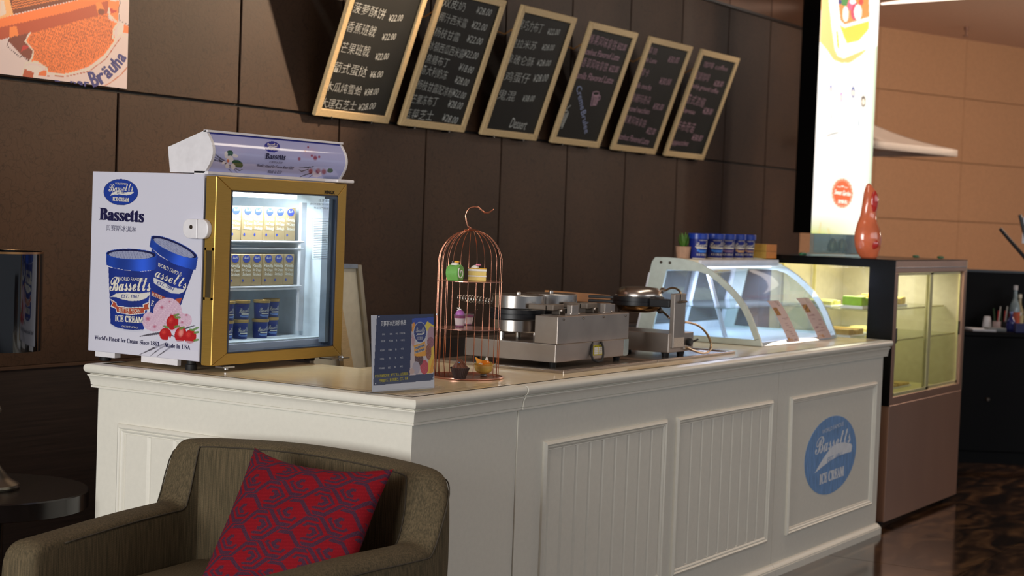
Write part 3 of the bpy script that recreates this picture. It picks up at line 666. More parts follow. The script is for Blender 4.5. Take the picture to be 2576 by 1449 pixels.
    A.lay(P_([(832, 1150), (850, 1100), (862, 1140), (892, 1170), (1010, 1150), (1020, 1190), (880, 1200), (830, 1180)]), (214, 214, 226))
    A.lay((Y > Q(0, 1130)[1]+(X-Q(700, 0)[0])*.06) & (X > Q(700, 0)[0]) & (X < Q(1150, 0)[0]) & (Y < Q(0, 1250)[1]), (200, 200, 220), .45)
    # oval logo
    e = A.ell(304, 483.3, 43.5, 33, 3); A.lay(e, (26, 58, 150)); A.lay(e & ~A.ell(304, 483.3, 42.5, 32, 3), (18, 30, 90))
    A.lay(A.poly([(276.5, 492.5), (283, 484), (298, 480.2), (314, 484), (335.5, 482), (336, 485), (330, 489), (318, 491), (300, 489), (285, 490)]), (214, 212, 205))
    return A.c
pp = quad_mesh('printed_side', v(FX0-.0008, FYB-.002, FZ0+.002), v(FX0-.0008, FYF+.002, FZ0+.002), v(FX0-.0008, FYF+.002, FZ1-.002), v(FX0-.0008, FYB-.002, FZ1-.002), 330, 420, side_art, printed('freezer_side_print', .38), fz)
ps = PX(FX0-.0008); navy = M('navy_ink', (22, 20, 66), .4); white_i = M('cream_ink', (222, 216, 200), .4); greyi = M('grey_ink', (84, 82, 110), .5); blueink = M('blue_ink', (30, 52, 140), .4)
S2 = 6.037; R2 = lambda x, y: (220+x/S2, 420+y/S2)
def letter_part(pl_, parent, mat, *a, **k): return Letters().px(pl_, *a, **k).build('lettering', mat, parent)
letter_part(ps, pp, navy, bold('Bassetts'), R2(187, 806), R2(850, 846), 31, heavy=.015)
letter_part(ps, pp, greyi, '贝赛斯冰淇淋', R2(285, 965), R2(735, 997), 15)
letter_part(ps, pp, white_i, script('Bassetts'), R2(325, 378), R2(695, 362), 20)
letter_part(ps, pp, white_i, bold('ICE CREAM'), R2(385, 515), R2(628, 530), 10, heavy=.008)
letter_part(ps, pp, white_i, 'WORLD FAMOUS', R2(422, 262), R2(606, 272), 4.5)
letter_part(ps, pp, blueink, 'EST. 1861', R2(448, 405), R2(578, 405), 4.5, shear=.3, off=.0012)
letter_part(ps, pp, navy, bold("World's Finest Ice Cream Since 1861"), Q(75, 1133), Q(748, 1205), 11, heavy=.0012)
letter_part(ps, pp, navy, bold('Made in USA'), Q(803, 1215), Q(1070, 1243), 11.5, heavy=.003)
letter_part(ps, pp, white_i, script('Bassetts'), Q(232, 630), Q(658, 632), 36, heavy=.006)
letter_part(ps, pp, white_i, 'WORLD FAMOUS', Q(318, 520), Q(582, 532), 9.5)
letter_part(ps, pp, blueink, 'EST. 1861', Q(352, 698), Q(538, 706), 8.5, shear=.3, off=.0012)
letter_part(ps, pp, white_i, 'BUTTER PECAN', Q(328, 850), Q(552, 858), 10)
letter_part(ps, pp, white_i, bold('ICE CREAM'), Q(288, 945), Q(578, 966), 16, heavy=.008)
letter_part(ps, pp, white_i, 'ONE PINT (473mL)', Q(358, 1012), Q(522, 1026), 6)
letter_part(ps, pp, white_i, script('assetts'), Q(700, 480), Q(1028, 612), 26)
letter_part(ps, pp, white_i, 'WORLD FAMOUS', Q(730, 372), Q(975, 480), 10)
letter_part(ps, pp, blueink, 'EST. 1861', Q(722, 555), Q(900, 628), 8.5, shear=.3, off=.0012)
letter_part(ps, pp, white_i, 'BUTTER', Q(668, 680), Q(775, 722), 9)
letter_part(ps, pp, white_i, bold('E'), Q(660, 780), Q(690, 788), 13)

# lit header on top ---------------------------------------------------
hy = lambda t: 3.617-.034*math.sin(math.pi*t)      # bulging front, t from bottom to top
HB, HT = 1.580, 1.716
prof = [(3.764, HB), (3.776, 1.661), (3.617, HT)]+[(hy(t), HB+(HT-HB)*t) for t in np.linspace(.95, .0, 14)]
hx0, hx1 = 3.912, 4.602
hd = MB().prism([v(hx0, y, z) for y, z in prof], (.012, 0, 0)).build('header_end', mWhiteP, fz)
MB().prism([v(hx1-.012, y, z) for y, z in prof], (.012, 0, 0)).build('header_end', mWhiteP, fz)
MB().prism([v(hx0+.012, y, z) for y, z in [(3.764, HB), (3.776, 1.661), (3.620, HT-.002), (3.640, HT-.012), (3.64, HB+.004), (3.62, HB)]], (hx1-hx0-.024, 0, 0)).build('header_body', mWhiteP, fz)
MB().box(hx0, hx1, 3.606, 3.625, HT-.006, HT+.001).box(hx0, hx1, 3.600, 3.66, FZ1, HB+.006).build('header_trim', mWhiteP, fz)
def header_surf(u, v_):
    t = .04+v_*.92; return np.stack([hx0+.012+u*(hx1-hx0-.024), 3.617-.034*np.sin(math.pi*t)+.001, HB+(HT-HB)*t], 1)
T_ = lambda x, y: (500+x/6.962, 320+y/6.962)
def header_art(X, Y, U, V):
    A = Art(X, Y, (162, 164, 204)); s = 6.962
    A.lay(V > .955, (44, 50, 130))
    A.lay(A.ell(*T_(600, 380), 300/s, 240/s, 0, .9), (190, 178, 208), .35); A.lay(A.ell(*T_(1950, 450), 190/s, 130/s, 0, .7), (176, 150, 180), .5)
    for pts, w in (([(200, 490), (330, 550), (480, 640), (560, 720)], [8, 14, 26, 10]), ([(270, 455), (370, 540), (470, 600)], [8, 26, 20]), ([(200, 555), (380, 600), (450, 610)], [8, 24, 10]), ([(540, 660), (620, 740), (695, 815)], [20, 18, 4]), ([(640, 720), (710, 760), (775, 740)], [12, 22, 5]), ([(530, 740), (600, 815)], [20, 6]),
                   ([(1760, 700), (1900, 705), (2010, 690)], [8, 22, 14]), ([(1750, 740), (1800, 775), (1920, 735)], [6, 18, 14]), ([(1720, 895), (1850, 840), (1980, 800)], [3, 18, 20]), ([(1890, 905), (2000, 830)], [3, 14])):
        A.lay(A.line([T_(*p) for p in pts], [k/s for k in w]), (48, 46, 60), .9)
    for cx, cy, rx, ry, rot in ((545, 455, 58, 52, 0), (680, 640, 100, 62, 25), (2300, 760, 50, 40, 0)): A.lay(A.ell(*T_(cx, cy), rx/s, ry/s, rot), (38, 76, 56))
    for cx, cy, rx, ry, rot in ((480, 480, 30, 60, 0), (545, 560, 60, 60, 0), (500, 680, 34, 44, 0), (600, 690, 40, 50, -20), (640, 500, 50, 30, 20), (440, 620, 40, 22, -30)): A.lay(A.ell(*T_(cx, cy), rx/s, ry/s, rot), (206, 198, 200))
    A.lay(A.ell(*T_(512, 590), 30/s, 40/s, 0, .6), (196, 96, 50))
    for cx, cy, r in ((1760, 555, 34), (1865, 420, 20), (1915, 350, 22), (1980, 500, 26), (2040, 540, 46), (2090, 770, 56), (2190, 780, 56), (1960, 770, 50), (2110, 520, 26)): A.lay(A.ell(*T_(cx, cy), r/s, r*1.1/s, 0, .5), (130, 40, 62), .9)
    A.lay(A.poly([T_(*p) for p in ((1990, 860), (1995, 760), (2040, 790), (2080, 830), (2140, 780), (2150, 850), (2060, 880))]), (196, 186, 204))
    e = A.ell(*T_(1285, 345), 136/s, 98/s, 4); A.lay(e, (44, 50, 140))
    A.lay(A.poly([T_(*p) for p in ((1205, 362), (1230, 335), (1300, 340), (1378, 325), (1370, 345), (1300, 362), (1240, 352))]), (196, 190, 200))
    return A.c
hp = quad_mesh('header_print', 0, 0, 0, 0, 300, 70, header_art, printed('header_print', .12, emit=.12, coat=.6), fz, surf=header_surf, smooth='all')
def hplane(py):      # tangent plane of the bulging front at a height
    pt = PY(3.585).at(680, py); t = (pt.z-HB)/(HT-HB); y = 3.617-.034*math.sin(math.pi*t)-.0005; dy = -.034*math.pi*math.cos(math.pi*t)/(HT-HB)
    return Plane((pt.x, y, pt.z), (0, -1, dy))
for t_, a, b, h, mt, kw in ((bold('Bassetts'), T_(1160, 555), T_(1510, 575), 14.5, navy, dict(offset=.02)), ('贝赛斯冰淇淋', T_(1220, 628), T_(1455, 642), 5.5, greyi, {}), (bold("World's Finest Ice Cream Since 1861"), T_(1002, 688), T_(1648, 738), 6.4, navy, dict(offset=.01)),
                            (bold('Made in USA'), T_(1192, 800), T_(1438, 815), 6.4, navy, {}), (bold('ICE CREAM'), T_(1240, 406), T_(1370, 412), 4.5, white_i, {}), (script('Bassetts'), T_(1200, 325), T_(1380, 320), 5.5, white_i, {})):
    Letters().px(hplane((a[1]+b[1])/2), t_, a, b, h, off=.0012, **kw).build('lettering', mt, hp)

# wire shelves with their own rims
for z, x1, dbl in ((1.364, 4.480, True), (1.211, 4.474, False)):
    x0, y0, y1 = i0+.012, FYF+.055, FYB-.075
    rp = lambda zz: [(x0, y0, zz), (x1-.02, y0, zz), (x1-.006, y0+.006, zz), (x1, y0+.02, zz), (x1, y1-.02, zz), (x1-.02, y1, zz), (x0, y1, zz)]
    sh = MB().tube(rp(z), .0038, 6, closed=True).tube([(x, y, z_+.0) for x, y, z_ in rp(z-(.024 if dbl else .008))], .003, 6, closed=True).build('shelf_rim', mWhiteP, fz, smooth=True)
    s = MB()
    for k in range(34): x = x0+.006+(x1-x0-.012)*k/33; s.tube([(x, y0+.002, z+.001), (x, y1, z+.001)], .0014, 4)
    tag(s.build('shelf_wires', mWhiteP, sh), kind='stuff')

# cartons: two rows of seven and a half
mCart = M('gold_carton', (168, 142, 100), .42, metal=.2, var=.05)
def carton(x, y, z, w, d, h, lab, grp):
    r = thing('ice_cream_carton', (x+w/2, y, z), lab, 'carton', grp)
    MB().box(x, x+w, y, y+d, z, z+h).build('box', mCart, r, bevel=.0012, seg=1)
    pf_ = Plane((x, y-.0002, z), (0, -1, 0)); el_ = [v(x+w/2+w*.34*math.cos(a), y-.0002, z+h*.86+w*.24*math.sin(a)) for a in np.linspace(0, 6.283, 17)[:-1]]
    MB().prism(el_, (0, -.0004, 0)).build('logo_oval', M('logo_blue', (50, 64, 150), .4), r)
    n = Vector((0, -1, 0)); up = Vector((0, 0, 1)); X = x
    Letters().box(script('Bassetts'), v(x+w*.28, y, z+h*.85), v(x+w*.72, y, z+h*.86), up, w*.16, n, off=.0012).build('lettering', white_i, r)
    for t_, zz, a, b in (('Vanilla', .60, .1, .92), ('Ice Cream', .47, .12, .9), ('Sandwich', .33, .16, .9)):
        Letters().box(t_, v(x+w*a, y, z+h*zz), v(x+w*b, y, z+h*(zz-.03)), up, h*.10, n, off=.0008, shear=.35, offset=.01).build('lettering', white_i, r)
    MB().prism([v(x+w*.22+w*.09*math.cos(a), y-.0002, z+h*.17+w*.09*math.sin(a)) for a in np.linspace(0, 6.283, 7)[:-1]], (0, -.0004, 0)).build('seal', MATS['logo_blue'], r)
    return r
CY = FYF+.095; cw = .0562; CXR = 4.470
ords = ['seventh', 'sixth', 'fifth', 'fourth', 'third', 'second']
for row, z, h in (('upper', 1.3670, .114), ('lower', 1.2140, .106)):
    base = None
    for k in range(8):
        if k == 0: lb = 'gold ice cream sandwich carton at the right end of the %s freezer shelf' % row
        elif k == 7: lb = 'gold carton on the %s freezer shelf mostly hidden by the gold door frame' % row
        else: lb = '%s gold ice cream sandwich carton from the right on the %s freezer shelf' % ([0, 'second', 'third', 'fourth', 'fifth', 'sixth', 'seventh'][k], row)
        if base is None: base = carton(CXR-cw, CY, z, cw-.0012, .15, h, lb, 'ice cream cartons on the %s freezer shelf' % row)
        else: copy_thing(base, (-k*cw, random.uniform(-.003, .003), 0), lb)

# small tubs: five stacks of two
mTubB = M('tub_blue', (38, 54, 128), .4, var=.08); mRim = M('tub_gold_rim', (190, 152, 84), .35, metal=.4); mFoil = M('tub_foil', (206, 204, 214), .35)
def wrap_text(mb_owner, t, cx, cy, cz, r, ang, w, h, dz, mat, parent, **k):
    co, fs = text_mesh(t, k.get('shear', 0), k.get('offset', 0)); sl = k.get('slope', 0)
    vs = [(cx+(r+k.get('off', .0006))*math.sin(ang+(float(a)-.5)*w/r), cy-(r+k.get('off', .0006))*math.cos(ang+(float(a)-.5)*w/r), cz+dz+float(b)*h+(float(a)-.5)*sl) for a, b in co]
    me = bpy.data.meshes.new('lettering'); me.from_pydata(vs, [], fs); return finish('lettering', me, mat, parent)
def band(cx, cy, cz, r, ang, w, z0, z1, mat, parent, nm='ribbon', notch=0):
    m = MB(); n = 10; vs = []
    for k in range(n+1):
        t = k/n; a = ang+(t-.5)*w/r; lift = notch*(abs(t-.5) > .36)
        vs += [(cx+r*math.sin(a), cy-r*math.cos(a), cz+z0+lift), (cx+r*math.sin(a), cy-r*math.cos(a), cz+z1+lift)]
    m.add(vs, [(2*k, 2*k+2, 2*k+3, 2*k+1) for k in range(n)]); return m.build(nm, mat, parent)
def small_tub(x, y, z, lab, ang=0):
    r0 = .0275; h = .064
    t = thing('ice_cream_cup', (x, y, z), lab, 'ice cream cup', 'small blue cups on the freezer floor')
    MB().lathe([(r0*.84, 0), (r0*.86, .001), (r0*.97, h-.009)], (x, y, z), 28).build('cup', mTubB, t, smooth=True)
    MB().lathe([(r0, h-.010), (r0*1.05, h-.009), (r0*1.06, h-.001), (r0, h), (r0*.96, h-.002)], (x, y, z), 28).build('lid', mRim, t, smooth=True)
    wrap_text(0, script('Bassetts'), x, y, z, r0*.95, ang, .040, .016, .024, white_i, t, slope=.004)
    band(x, y, z, r0*.955, ang+.1, .030, .017, .021, white_i, t); band(x, y, z, r0*.93, ang+.05, .036, .008, .0135, M('tub_ribbon_blue', (110, 140, 205), .5), t, notch=.002)
    return t
tz = FZ0+.0555
sx_ = [(4.118, 3.695), (4.198, 3.70), (4.288, 3.69), (4.392, 3.735)]; t0 = None
for row, dz in (('lower', 0), ('upper', .0645)):
    for k, (x, y) in enumerate(sx_):
        nm_ = ['leftmost %s cup, half behind the gold door frame', 'second %s cup from the left, gold rim', 'third and nearest %s cup from the left', 'rightmost %s cup, set a little farther back'][k] % row
        lb = 'small blue ice cream cup, '+nm_
        if t0 is None: t0 = small_tub(x, y, tz, lb, -.35); p0_ = (x, y)
        else: copy_thing(t0, (x-p0_[0]+(.004 if dz else 0), y-p0_[1], dz), lb)

# ================================================================== BOARDS LEANING BEHIND THE FREEZER
py_ = PY(3.80)
def lean_board(tl, tr, br, bl, d, mat, nm, lab, cat, fr=None):
    a = [py_.at(*p_) for p_ in (tl, tr)]; 
    # run the sides down to the floor
    def down(p_, q_):
        p_, q_ = py_.at(*p_), py_.at(*q_); t = p_.z/(p_.z-q_.z); return p_+(q_-p_)*t
    c = down(tr, br); e = down(tl, bl); pts = [e, c, a[1], a[0]]
    r = thing(nm, ((e+c)/2)[:], lab, cat)
    MB().prism(pts, (0, d, 0)).build('board', mat, r)
    if fr:
        n = Vector((0, -1, 0)); m = MB()
        m.prism([pts[1]+Vector((.012, 0, 0)), pts[2]+Vector((.012, 0, .008)), pts[2]+Vector((-.012, 0, .008)), pts[1]+Vector((-.012, 0, 0))], (0, -.012, 0))
        m.build('edge_rail', fr, r, bevel=.002, seg=1)
        MB().prism([pts[3]+Vector((0, 0, -.006)), pts[2]+Vector((-.0125, 0, -.006)), pts[2]+Vector((-.0125, 0, .010)), pts[3]+Vector((0, 0, .010))], (0, -.012, 0)).build('top_rail', MATS['aluminium_spacer'], r)
    return r
lean_board((780, 668), (899, 671), (925, 925), (790, 925), .02, M('cream_panel', (214, 208, 186), .5), 'leaning_panel', 'cream panel with metal edge leaning behind the freezer', 'panel', M('satin_rail', (178, 170, 150), .35, metal=.4))
py_ = PY(3.765)
lean_board((838, 728), (853, 728), (890, 925), (866, 925), .016, mPine, 'timber_slat', 'bare pine slat leaning against the cream panel beside the freezer', 'wood slat')

# ================================================================== PRICE SIGN IN ACRYLIC HOLDER
mAcr = glass('clear_acrylic', (248, 249, 250), .22, haze=(225, 228, 232), hz=.01)
A0 = PZ(.972).at(936, 973); A1 = PZ(.972).at(1093, 963); hd_ = (A1-A0); hd_.z = 0; wS = hd_.length; hd_.normalize(); nS = Vector((hd_.y, -hd_.x, 0))
if nS.dot(CP-A0) < 0: nS = -nS
lean = (AX['z']*1.0 - nS*.07).normalized(); hS = .222; nF = hd_.cross(lean); nF = nF if nF.dot(CP-A0) > 0 else -nF
sg = thing('price_sign', ((A0+A1)/2).to_tuple()[:2]+(.95,), 'blue ice cream price list in a clear acrylic stand on the counter', 'sign')
B0 = Vector((A0.x, A0.y, .9565))
sp = Plane(B0, nF)
MB().prism([B0-nF*.003, B0+hd_*wS-nF*.003, B0+hd_*wS+lean*hS-nF*.003, B0+lean*hS-nF*.003], nF*.0025).build('back_plate', mAcr, sg)
MB().prism([B0+nF*.0012, B0+hd_*wS+nF*.0012, B0+hd_*wS+lean*hS+nF*.0012, B0+lean*hS+nF*.0012], nF*.002).build('front_plate', mAcr, sg)
e0 = B0-hd_*.03; 
for yy in (.0035, -.016):
    q0 = e0+nS*yy; q0.z = .951
    MB().prism([q0, q0+hd_*(wS+.06), q0+hd_*(wS+.06)+nS*.012, q0+nS*.012], (0, 0, .010)).build('base_bar', mAcr, sg, bevel=.001, seg=1)
Pq = lambda x, y: (930+x/6.584, 770+y/6.584)
def sign_art(X, Y, U, V):
    A = Art(X, Y, (206, 206, 214)); p_ = lambda l: A.poly([Pq(*k) for k in l])
    A.lay(p_([(118, 145), (1108, 100), (1052, 1225), (58, 1320)]), (17, 32, 80))
    A.lay(p_([(80, 1140), (1060, 1110), (1052, 1225), (58, 1320)]), (66, 72, 100), .8)
    A.lay(p_([(705, 205), (1100, 180), (1052, 1112), (664, 1145)]), (206, 190, 190))
    A.lay(p_([(705, 205), (1100, 180), (1092, 330), (1040, 310), (955, 250), (915, 320), (840, 270), (765, 320), (735, 265), (703, 300)]), (28, 66, 168))
    A.lay(p_([(735, 265), (765, 320), (730, 420), (700, 425), (703, 300)]), (228, 150, 50)); A.lay(p_([(955, 250), (1040, 310), (1092, 330), (1085, 460), (1060, 340), (1010, 330), (950, 420), (915, 320)]), (232, 206, 66))
    A.lay(p_([(1010, 700), (1075, 640), (1056, 1100), (950, 1120), (975, 880)]), (232, 190, 60)); A.lay(p_([(1040, 900), (1064, 850), (1054, 1100), (980, 1115)]), (226, 140, 30), .7)
    n = A.noise(1.3, 6)
    for cx, cy, rx, ry, c in ((1020, 500, 62, 170, (178, 140, 152)), (1010, 600, 60, 90, (150, 90, 100)), (975, 760, 48, 130, (150, 84, 54)), (905, 1010, 68, 120, (196, 62, 76)), (815, 880, 72, 110, (86, 50, 44)), (770, 1020, 62, 105, (176, 168, 180)), (720, 560, 26, 110, (196, 156, 160)), (700, 1080, 40, 50, (200, 170, 160))):
        e = A.ell(*Pq(cx, cy), rx/6.584, ry/6.584); A.lay(e, c); A.lay(e & (n > .4), (200, 150, 150), .35)
    A.lay(A.ell(*Pq(835, 440), 108/6.584, 178/6.584), (206, 210, 214)); A.lay(A.ell(*Pq(835, 435), 100/6.584, 166/6.584), (24, 46, 120))
    A.lay(p_([(765, 500), (790, 455), (850, 450), (915, 430), (900, 465), (840, 480), (790, 482)]), (216, 214, 206))
    A.lay(p_([(732, 650), (830, 625), (920, 580), (930, 830), (740, 830)]), (232, 160, 40)); A.lay(p_([(750, 680), (915, 620), (912, 670), (750, 720)]), (206, 206, 206)); A.lay(p_([(745, 750), (915, 690), (915, 735), (748, 790)]), (206, 206, 206))
    return A.c
o = quad_mesh('price_card', B0+nF*.0004, B0+hd_*wS+nF*.0004, B0+hd_*wS+lean*hS+nF*.0004, B0+lean*hS+nF*.0004, 150, 150, sign_art, printed('price_card_print', .4), sg)
sp2 = Plane(B0+nF*.0005, nF); inkW = M('print_white', (214, 214, 220), .5); inkY = M('print_yellow', (190, 176, 40), .5)
def spx(t, a, b, h, m, **k): Letters().px(sp2, t, Pq(*a), Pq(*b), h/6.584, **k).build('lettering', m, o)
spx('贝赛斯冰淇淋价格表', (182, 340), (605, 318), 95, inkW, offset=.015)
for ln in ((('名称', 203, 245, 485), ('规格', 330, 376, 478), ('单位', 428, 468, 472), ('门市价格', 492, 585, 468)), (('品脱杯', 183, 255, 598), ('473ml', 322, 384, 590), ('盒', 432, 455, 582), ('128元', 515, 578, 580)),
           (('航空杯', 172, 245, 750), ('118ml', 308, 370, 740), ('盒', 420, 445, 732), ('48元', 512, 560, 725)), (('三明治', 165, 238, 892), ('78G', 315, 352, 882), ('支', 415, 436, 878), ('45元', 505, 552, 868)),
           (('冰淇淋球', 146, 244, 1046), ('80G', 303, 342, 1036), ('盒', 405, 430, 1026), ('38元', 498, 546, 1016))):
    for t_, x0, x1, y in ln: spx(t_, (x0, y), (x1, y-2), 32, inkW)
spx('荷兰冰淇淋球口味有：草莓巧克力、山核桃黄油', (85, 1190), (635, 1140), 52, inkY, offset=.02)
spx('葡萄朗姆酒、夏威夷果仁、抹茶、芒果', (160, 1268), (635, 1222), 56, inkY, offset=.02)
spx(script('Bassetts'), (765, 440), (912, 425), 85, inkW); spx(bold('ICE CREAM'), (782, 560), (882, 552), 50, inkW)
spx('CELEBRATING', (758, 720), (908, 662), 36, M('print_navy', (24, 34, 90), .5), offset=.02); spx('OVER 150 YEARS', (755, 785), (908, 728), 36, MATS['print_navy'], offset=.02); spx('EST. 1861', (808, 470), (872, 458), 16, MATS['print_navy'])
for x, y in ((138, 178), (1096, 136), (80, 1284), (1038, 1188)):
    q = sp2.at(*Pq(x, y)); MB().obox(q+nF*.004, hd_*.0022, lean*.0022, nF*.0012).build('fastener', mChrome, sg, bevel=.0008)

# ================================================================== BIRDCAGE CAKE STAND
mRose = M('rose_gold_wire', (214, 150, 124), .18, metal=1, var=.02)
mRoseP = M('rose_gold_plate', (196, 138, 118), .22, metal=.85, var=.03)
cx, cy = 4.486, 2.976; cz = .9505; Rr = .104
cg = thing('birdcage_stand', (cx, cy, cz), 'rose gold birdcage cake stand with a curling hook, holding four desserts', 'cake stand')
MB().lathe([(0, 0), (.121, 0), (.123, .002), (.123, .0055), (.119, .006), (.116, .0035), (0, .0035)], (cx, cy, cz), 48, cap=False).build('base_plate', mRoseP, cg, smooth=True)
for z in (1.1085, 1.2635):
    MB().lathe([(0, z), (Rr+.004, z), (Rr+.004, z+.002), (0, z+.002)], (cx, cy, 0), 48, cap=False).build('tier', mRoseP, cg)
for k in range(16):      # the stand is open towards the front
    a = math.atan2(CR.y, CR.x)+math.radians(4+15*k); pts = [(cx+Rr*math.cos(a), cy+Rr*math.sin(a), z) for z in (cz+.004, 1.1, 1.2, 1.30)]
    for t in np.linspace(0, 1, 12)[0:]:
        th = t*math.pi/2*.97; pts.append((cx+Rr*math.cos(th)*math.cos(a), cy+Rr*math.cos(th)*math.sin(a), 1.322+.108*math.sin(th)))
    MB().tube(pts, .0013, 6).build('wire', mRose, cg, smooth='all')
MB().lathe([(0, 1.426), (.022, 1.427), (.026, 1.430), (.014, 1.435), (0, 1.437)], (cx, cy, 0), 20, cap=False).build('crown', mRose, cg, smooth=True)
cp_ = PY(cy); hk = [(1180, 573), (1171, 566), (1166, 552), (1165, 540), (1169, 528), (1176, 520), (1188, 517), (1198, 519), (1205, 526), (1213, 532), (1222, 532), (1231, 528), (1236, 523)]
dq = Vector((CR.x, CR.y, 0)).normalized(); cpl = Plane((cx, cy, 1.4), (dq.y, -dq.x, 0)); base_off = cpl.at(*hk[0])
MB().tube([cpl.at(*p_)+(Vector((cx, cy, 1.434))-base_off) for p_ in hk], [.0026]*11+[.003, .0018], 8).build('hook', mRose, cg, smooth='all')

def onz(px, py, z): return PZ(z).at(px, py)
# green swiss roll
q = cpl.at(1146, 705); q = Vector((q.x-.01, q.y+.01, 1.266)); ax = Vector((.55, -.835, 0)); fr_ = Vector((-.835, -.55, 0))*1
mGreen = M('matcha_sponge', (112, 176, 84), .6, var=.08, bump=.3, bscale=300); mCrm = M('whipped_cream', (240, 236, 228), .4, sss=.2)
ce = onz(1146, 706, 1.2665); ax = Vector((.12, -.99, 0)).normalized(); n_ = Vector((-ax.y, ax.x, 0))
rl = thing('swiss_roll', ce, 'green matcha swiss roll on the top tier of the cage', 'cake')
def oblong(c, u, w, h0, h1, n=20):
    out = []
    for k in range(n):
        a = 2*math.pi*k/n; x = math.cos(a)*.026; z = .026+math.sin(a)*.026
        if z < .006: z = 0; 
        out.append(c+u*x+Vector((0, 0, z)))
    return out
rings = [oblong(ce+ax*t, n_, 0, 0, 0) for t in (-.024, -.022, .016, .018)]
for i in (0, 3):
    cc = sum(rings[i], Vector())/20; rings[i] = [cc+(p_-cc)*.93 for p_ in rings[i]]
MB().loft(rings).build('sponge', mGreen, rl, smooth=True)
# spiral visible on the end facing the viewer
spf = ce+ax*.0185+Vector((0, 0, .0255)); sv = []
side = -1
for k in range(40):
    a = .4*k/2.2; r = .003+.00045*k*1.0; sv.append(spf+n_*(r*math.cos(a)*side)+Vector((0, 0, r*math.sin(a)*1.05)))
MB().tube(sv, .0022, 6).build('cream_swirl', mCrm, rl, smooth='all')
MB().lathe([(0, .050), (.014, .050), (.012, .055), (.005, .058), (0, .059)], ce+ax*-.004, 12, cap=False).build('cream_top', mCrm, rl, smooth=True)
MB().obox(ce+Vector((.004, 0, .061)), ax*.007, n_*.005, Vector((0, 0, .0025))).build('mango_chip', M('mango', (236, 170, 40), .35), rl, bevel=.001)
MB().lathe([(0, .055), (.005, .057), (.005, .062), (0, .066)], ce+ax*-.012, 8, cap=False).build('chocolate_curl', M('dark_chocolate', (54, 30, 22), .35), rl, smooth=True)
# yellow layer cake
ce = onz(1195, 706, 1.2665)+Vector((.006, -.004, 0)); lk_ = thing('layer_cake', ce, 'yellow and cream layered cake slice with pink flower, top tier', 'cake')
u = dq; w_ = Vector((-dq.y, dq.x, 0)); mSp = M('yellow_sponge', (232, 206, 120), .7, var=.1, bump=.4, bscale=300)
for z0, z1, mt, nm, e in ((0, .013, mSp, 'sponge_layer', 0), (.013, .0175, mCrm, 'cream_layer', .001), (.0175, .031, mSp, 'sponge_layer', 0), (.031, .038, mCrm, 'cream_layer', .001), (.038, .0405, M('mango_glaze', (228, 176, 60), .4, var=.3, scale=120), 'glaze', 0)):
    MB().obox(ce+Vector((0, 0, (z0+z1)/2)), u*(.029+e), w_*(.018+e), Vector((0, 0, (z1-z0)/2))).build(nm, mt, lk_, bevel=.0012)
MB().lathe([(0, .0405), (.014, .041), (.011, .047), (.004, .050), (0, .051)], ce-u*.008, 12, cap=False).build('cream_top', mCrm, lk_, smooth=True)
for k in range(5):
    a = k*1.256; MB().lathe([(0, 0), (.004, .001), (.004, .004), (0, .006)], ce+u*(.002+.005*math.cos(a))+w_*(.005*math.sin(a))+Vector((0, 0, .049)), 8, cap=False).build('petal', M('pink_icing', (236, 140, 170), .5), lk_, smooth=True)
# yogurt cups
mCup = glass('clear_cup', (240, 236, 240), .8, haze=(235, 225, 235), hz=.06); mYog = M('yogurt', (240, 232, 226), .4, sss=.2); mBerry = M('blueberry_jam', (150, 50, 110), .3); mPurp = M('purple_cream', (186, 110, 190), .45)
for i, (px_, lb) in enumerate(((1156, 'clear cup of yogurt with purple cream and a white flower, middle tier'), (1174, 'clear yogurt cup half behind its neighbour, middle tier'))):
    ce = onz(px_, 822 if i == 0 else 819, 1.111)+(Vector((0, 0, 0)) if i == 0 else w_*.030+dq*.004); ce.z = 1.1108; s_ = 1 if i == 0 else .92
    t = thing('yogurt_cup', ce, lb, 'dessert cup', 'yogurt cups on the middle tier')
    MB().lathe([(.014*s_, 0), (.0205*s_, .040*s_), (.0205*s_+.001, .041*s_), (.0195*s_, .041*s_), (.0135*s_, .002)], ce, 24, cap=False).build('cup', mCup, t, smooth=True)
    MB().lathe([(.0133*s_, .001), (.0140*s_, .005)], ce, 20).build('jam_layer', mBerry, t); MB().lathe([(.0140*s_, .005), (.0182*s_, .029*s_)], ce, 20).build('yogurt', mYog, t, smooth=True)
    MB().lathe([(.0184*s_, .029*s_), (.0192*s_, .036*s_), (.012*s_, .038*s_)], ce, 20).build('jam_top', mBerry, t, smooth=True)
    if i == 0:
        MB().lathe([(0, .036), (.014, .037), (.015, .045), (.011, .052), (.004, .056), (0, .057)], ce, 14, cap=False).build('cream_dome', mPurp, t, smooth=True)
        f = ce+Vector((0, 0, .058))-dq*.004
        for k in range(5):
            a = k*1.256; MB().obox(f+u*(.004*math.cos(a))+Vector((0, 0, .004*math.sin(a)))-w_*.004, (u*math.cos(a)+Vector((0, 0, math.sin(a))))*.004, (u*-math.sin(a)+Vector((0, 0, math.cos(a))))*.0016, w_*.001).build('petal', mCrm, t, bevel=.0008)
    else: MB().tube([ce+Vector((0, 0, .040)), ce+dq*.015+Vector((0, 0, .046)), ce+dq*.03+Vector((0, 0, .054))], .0018, 6).build('vanilla_stick', MATS['dark_chocolate'], t)
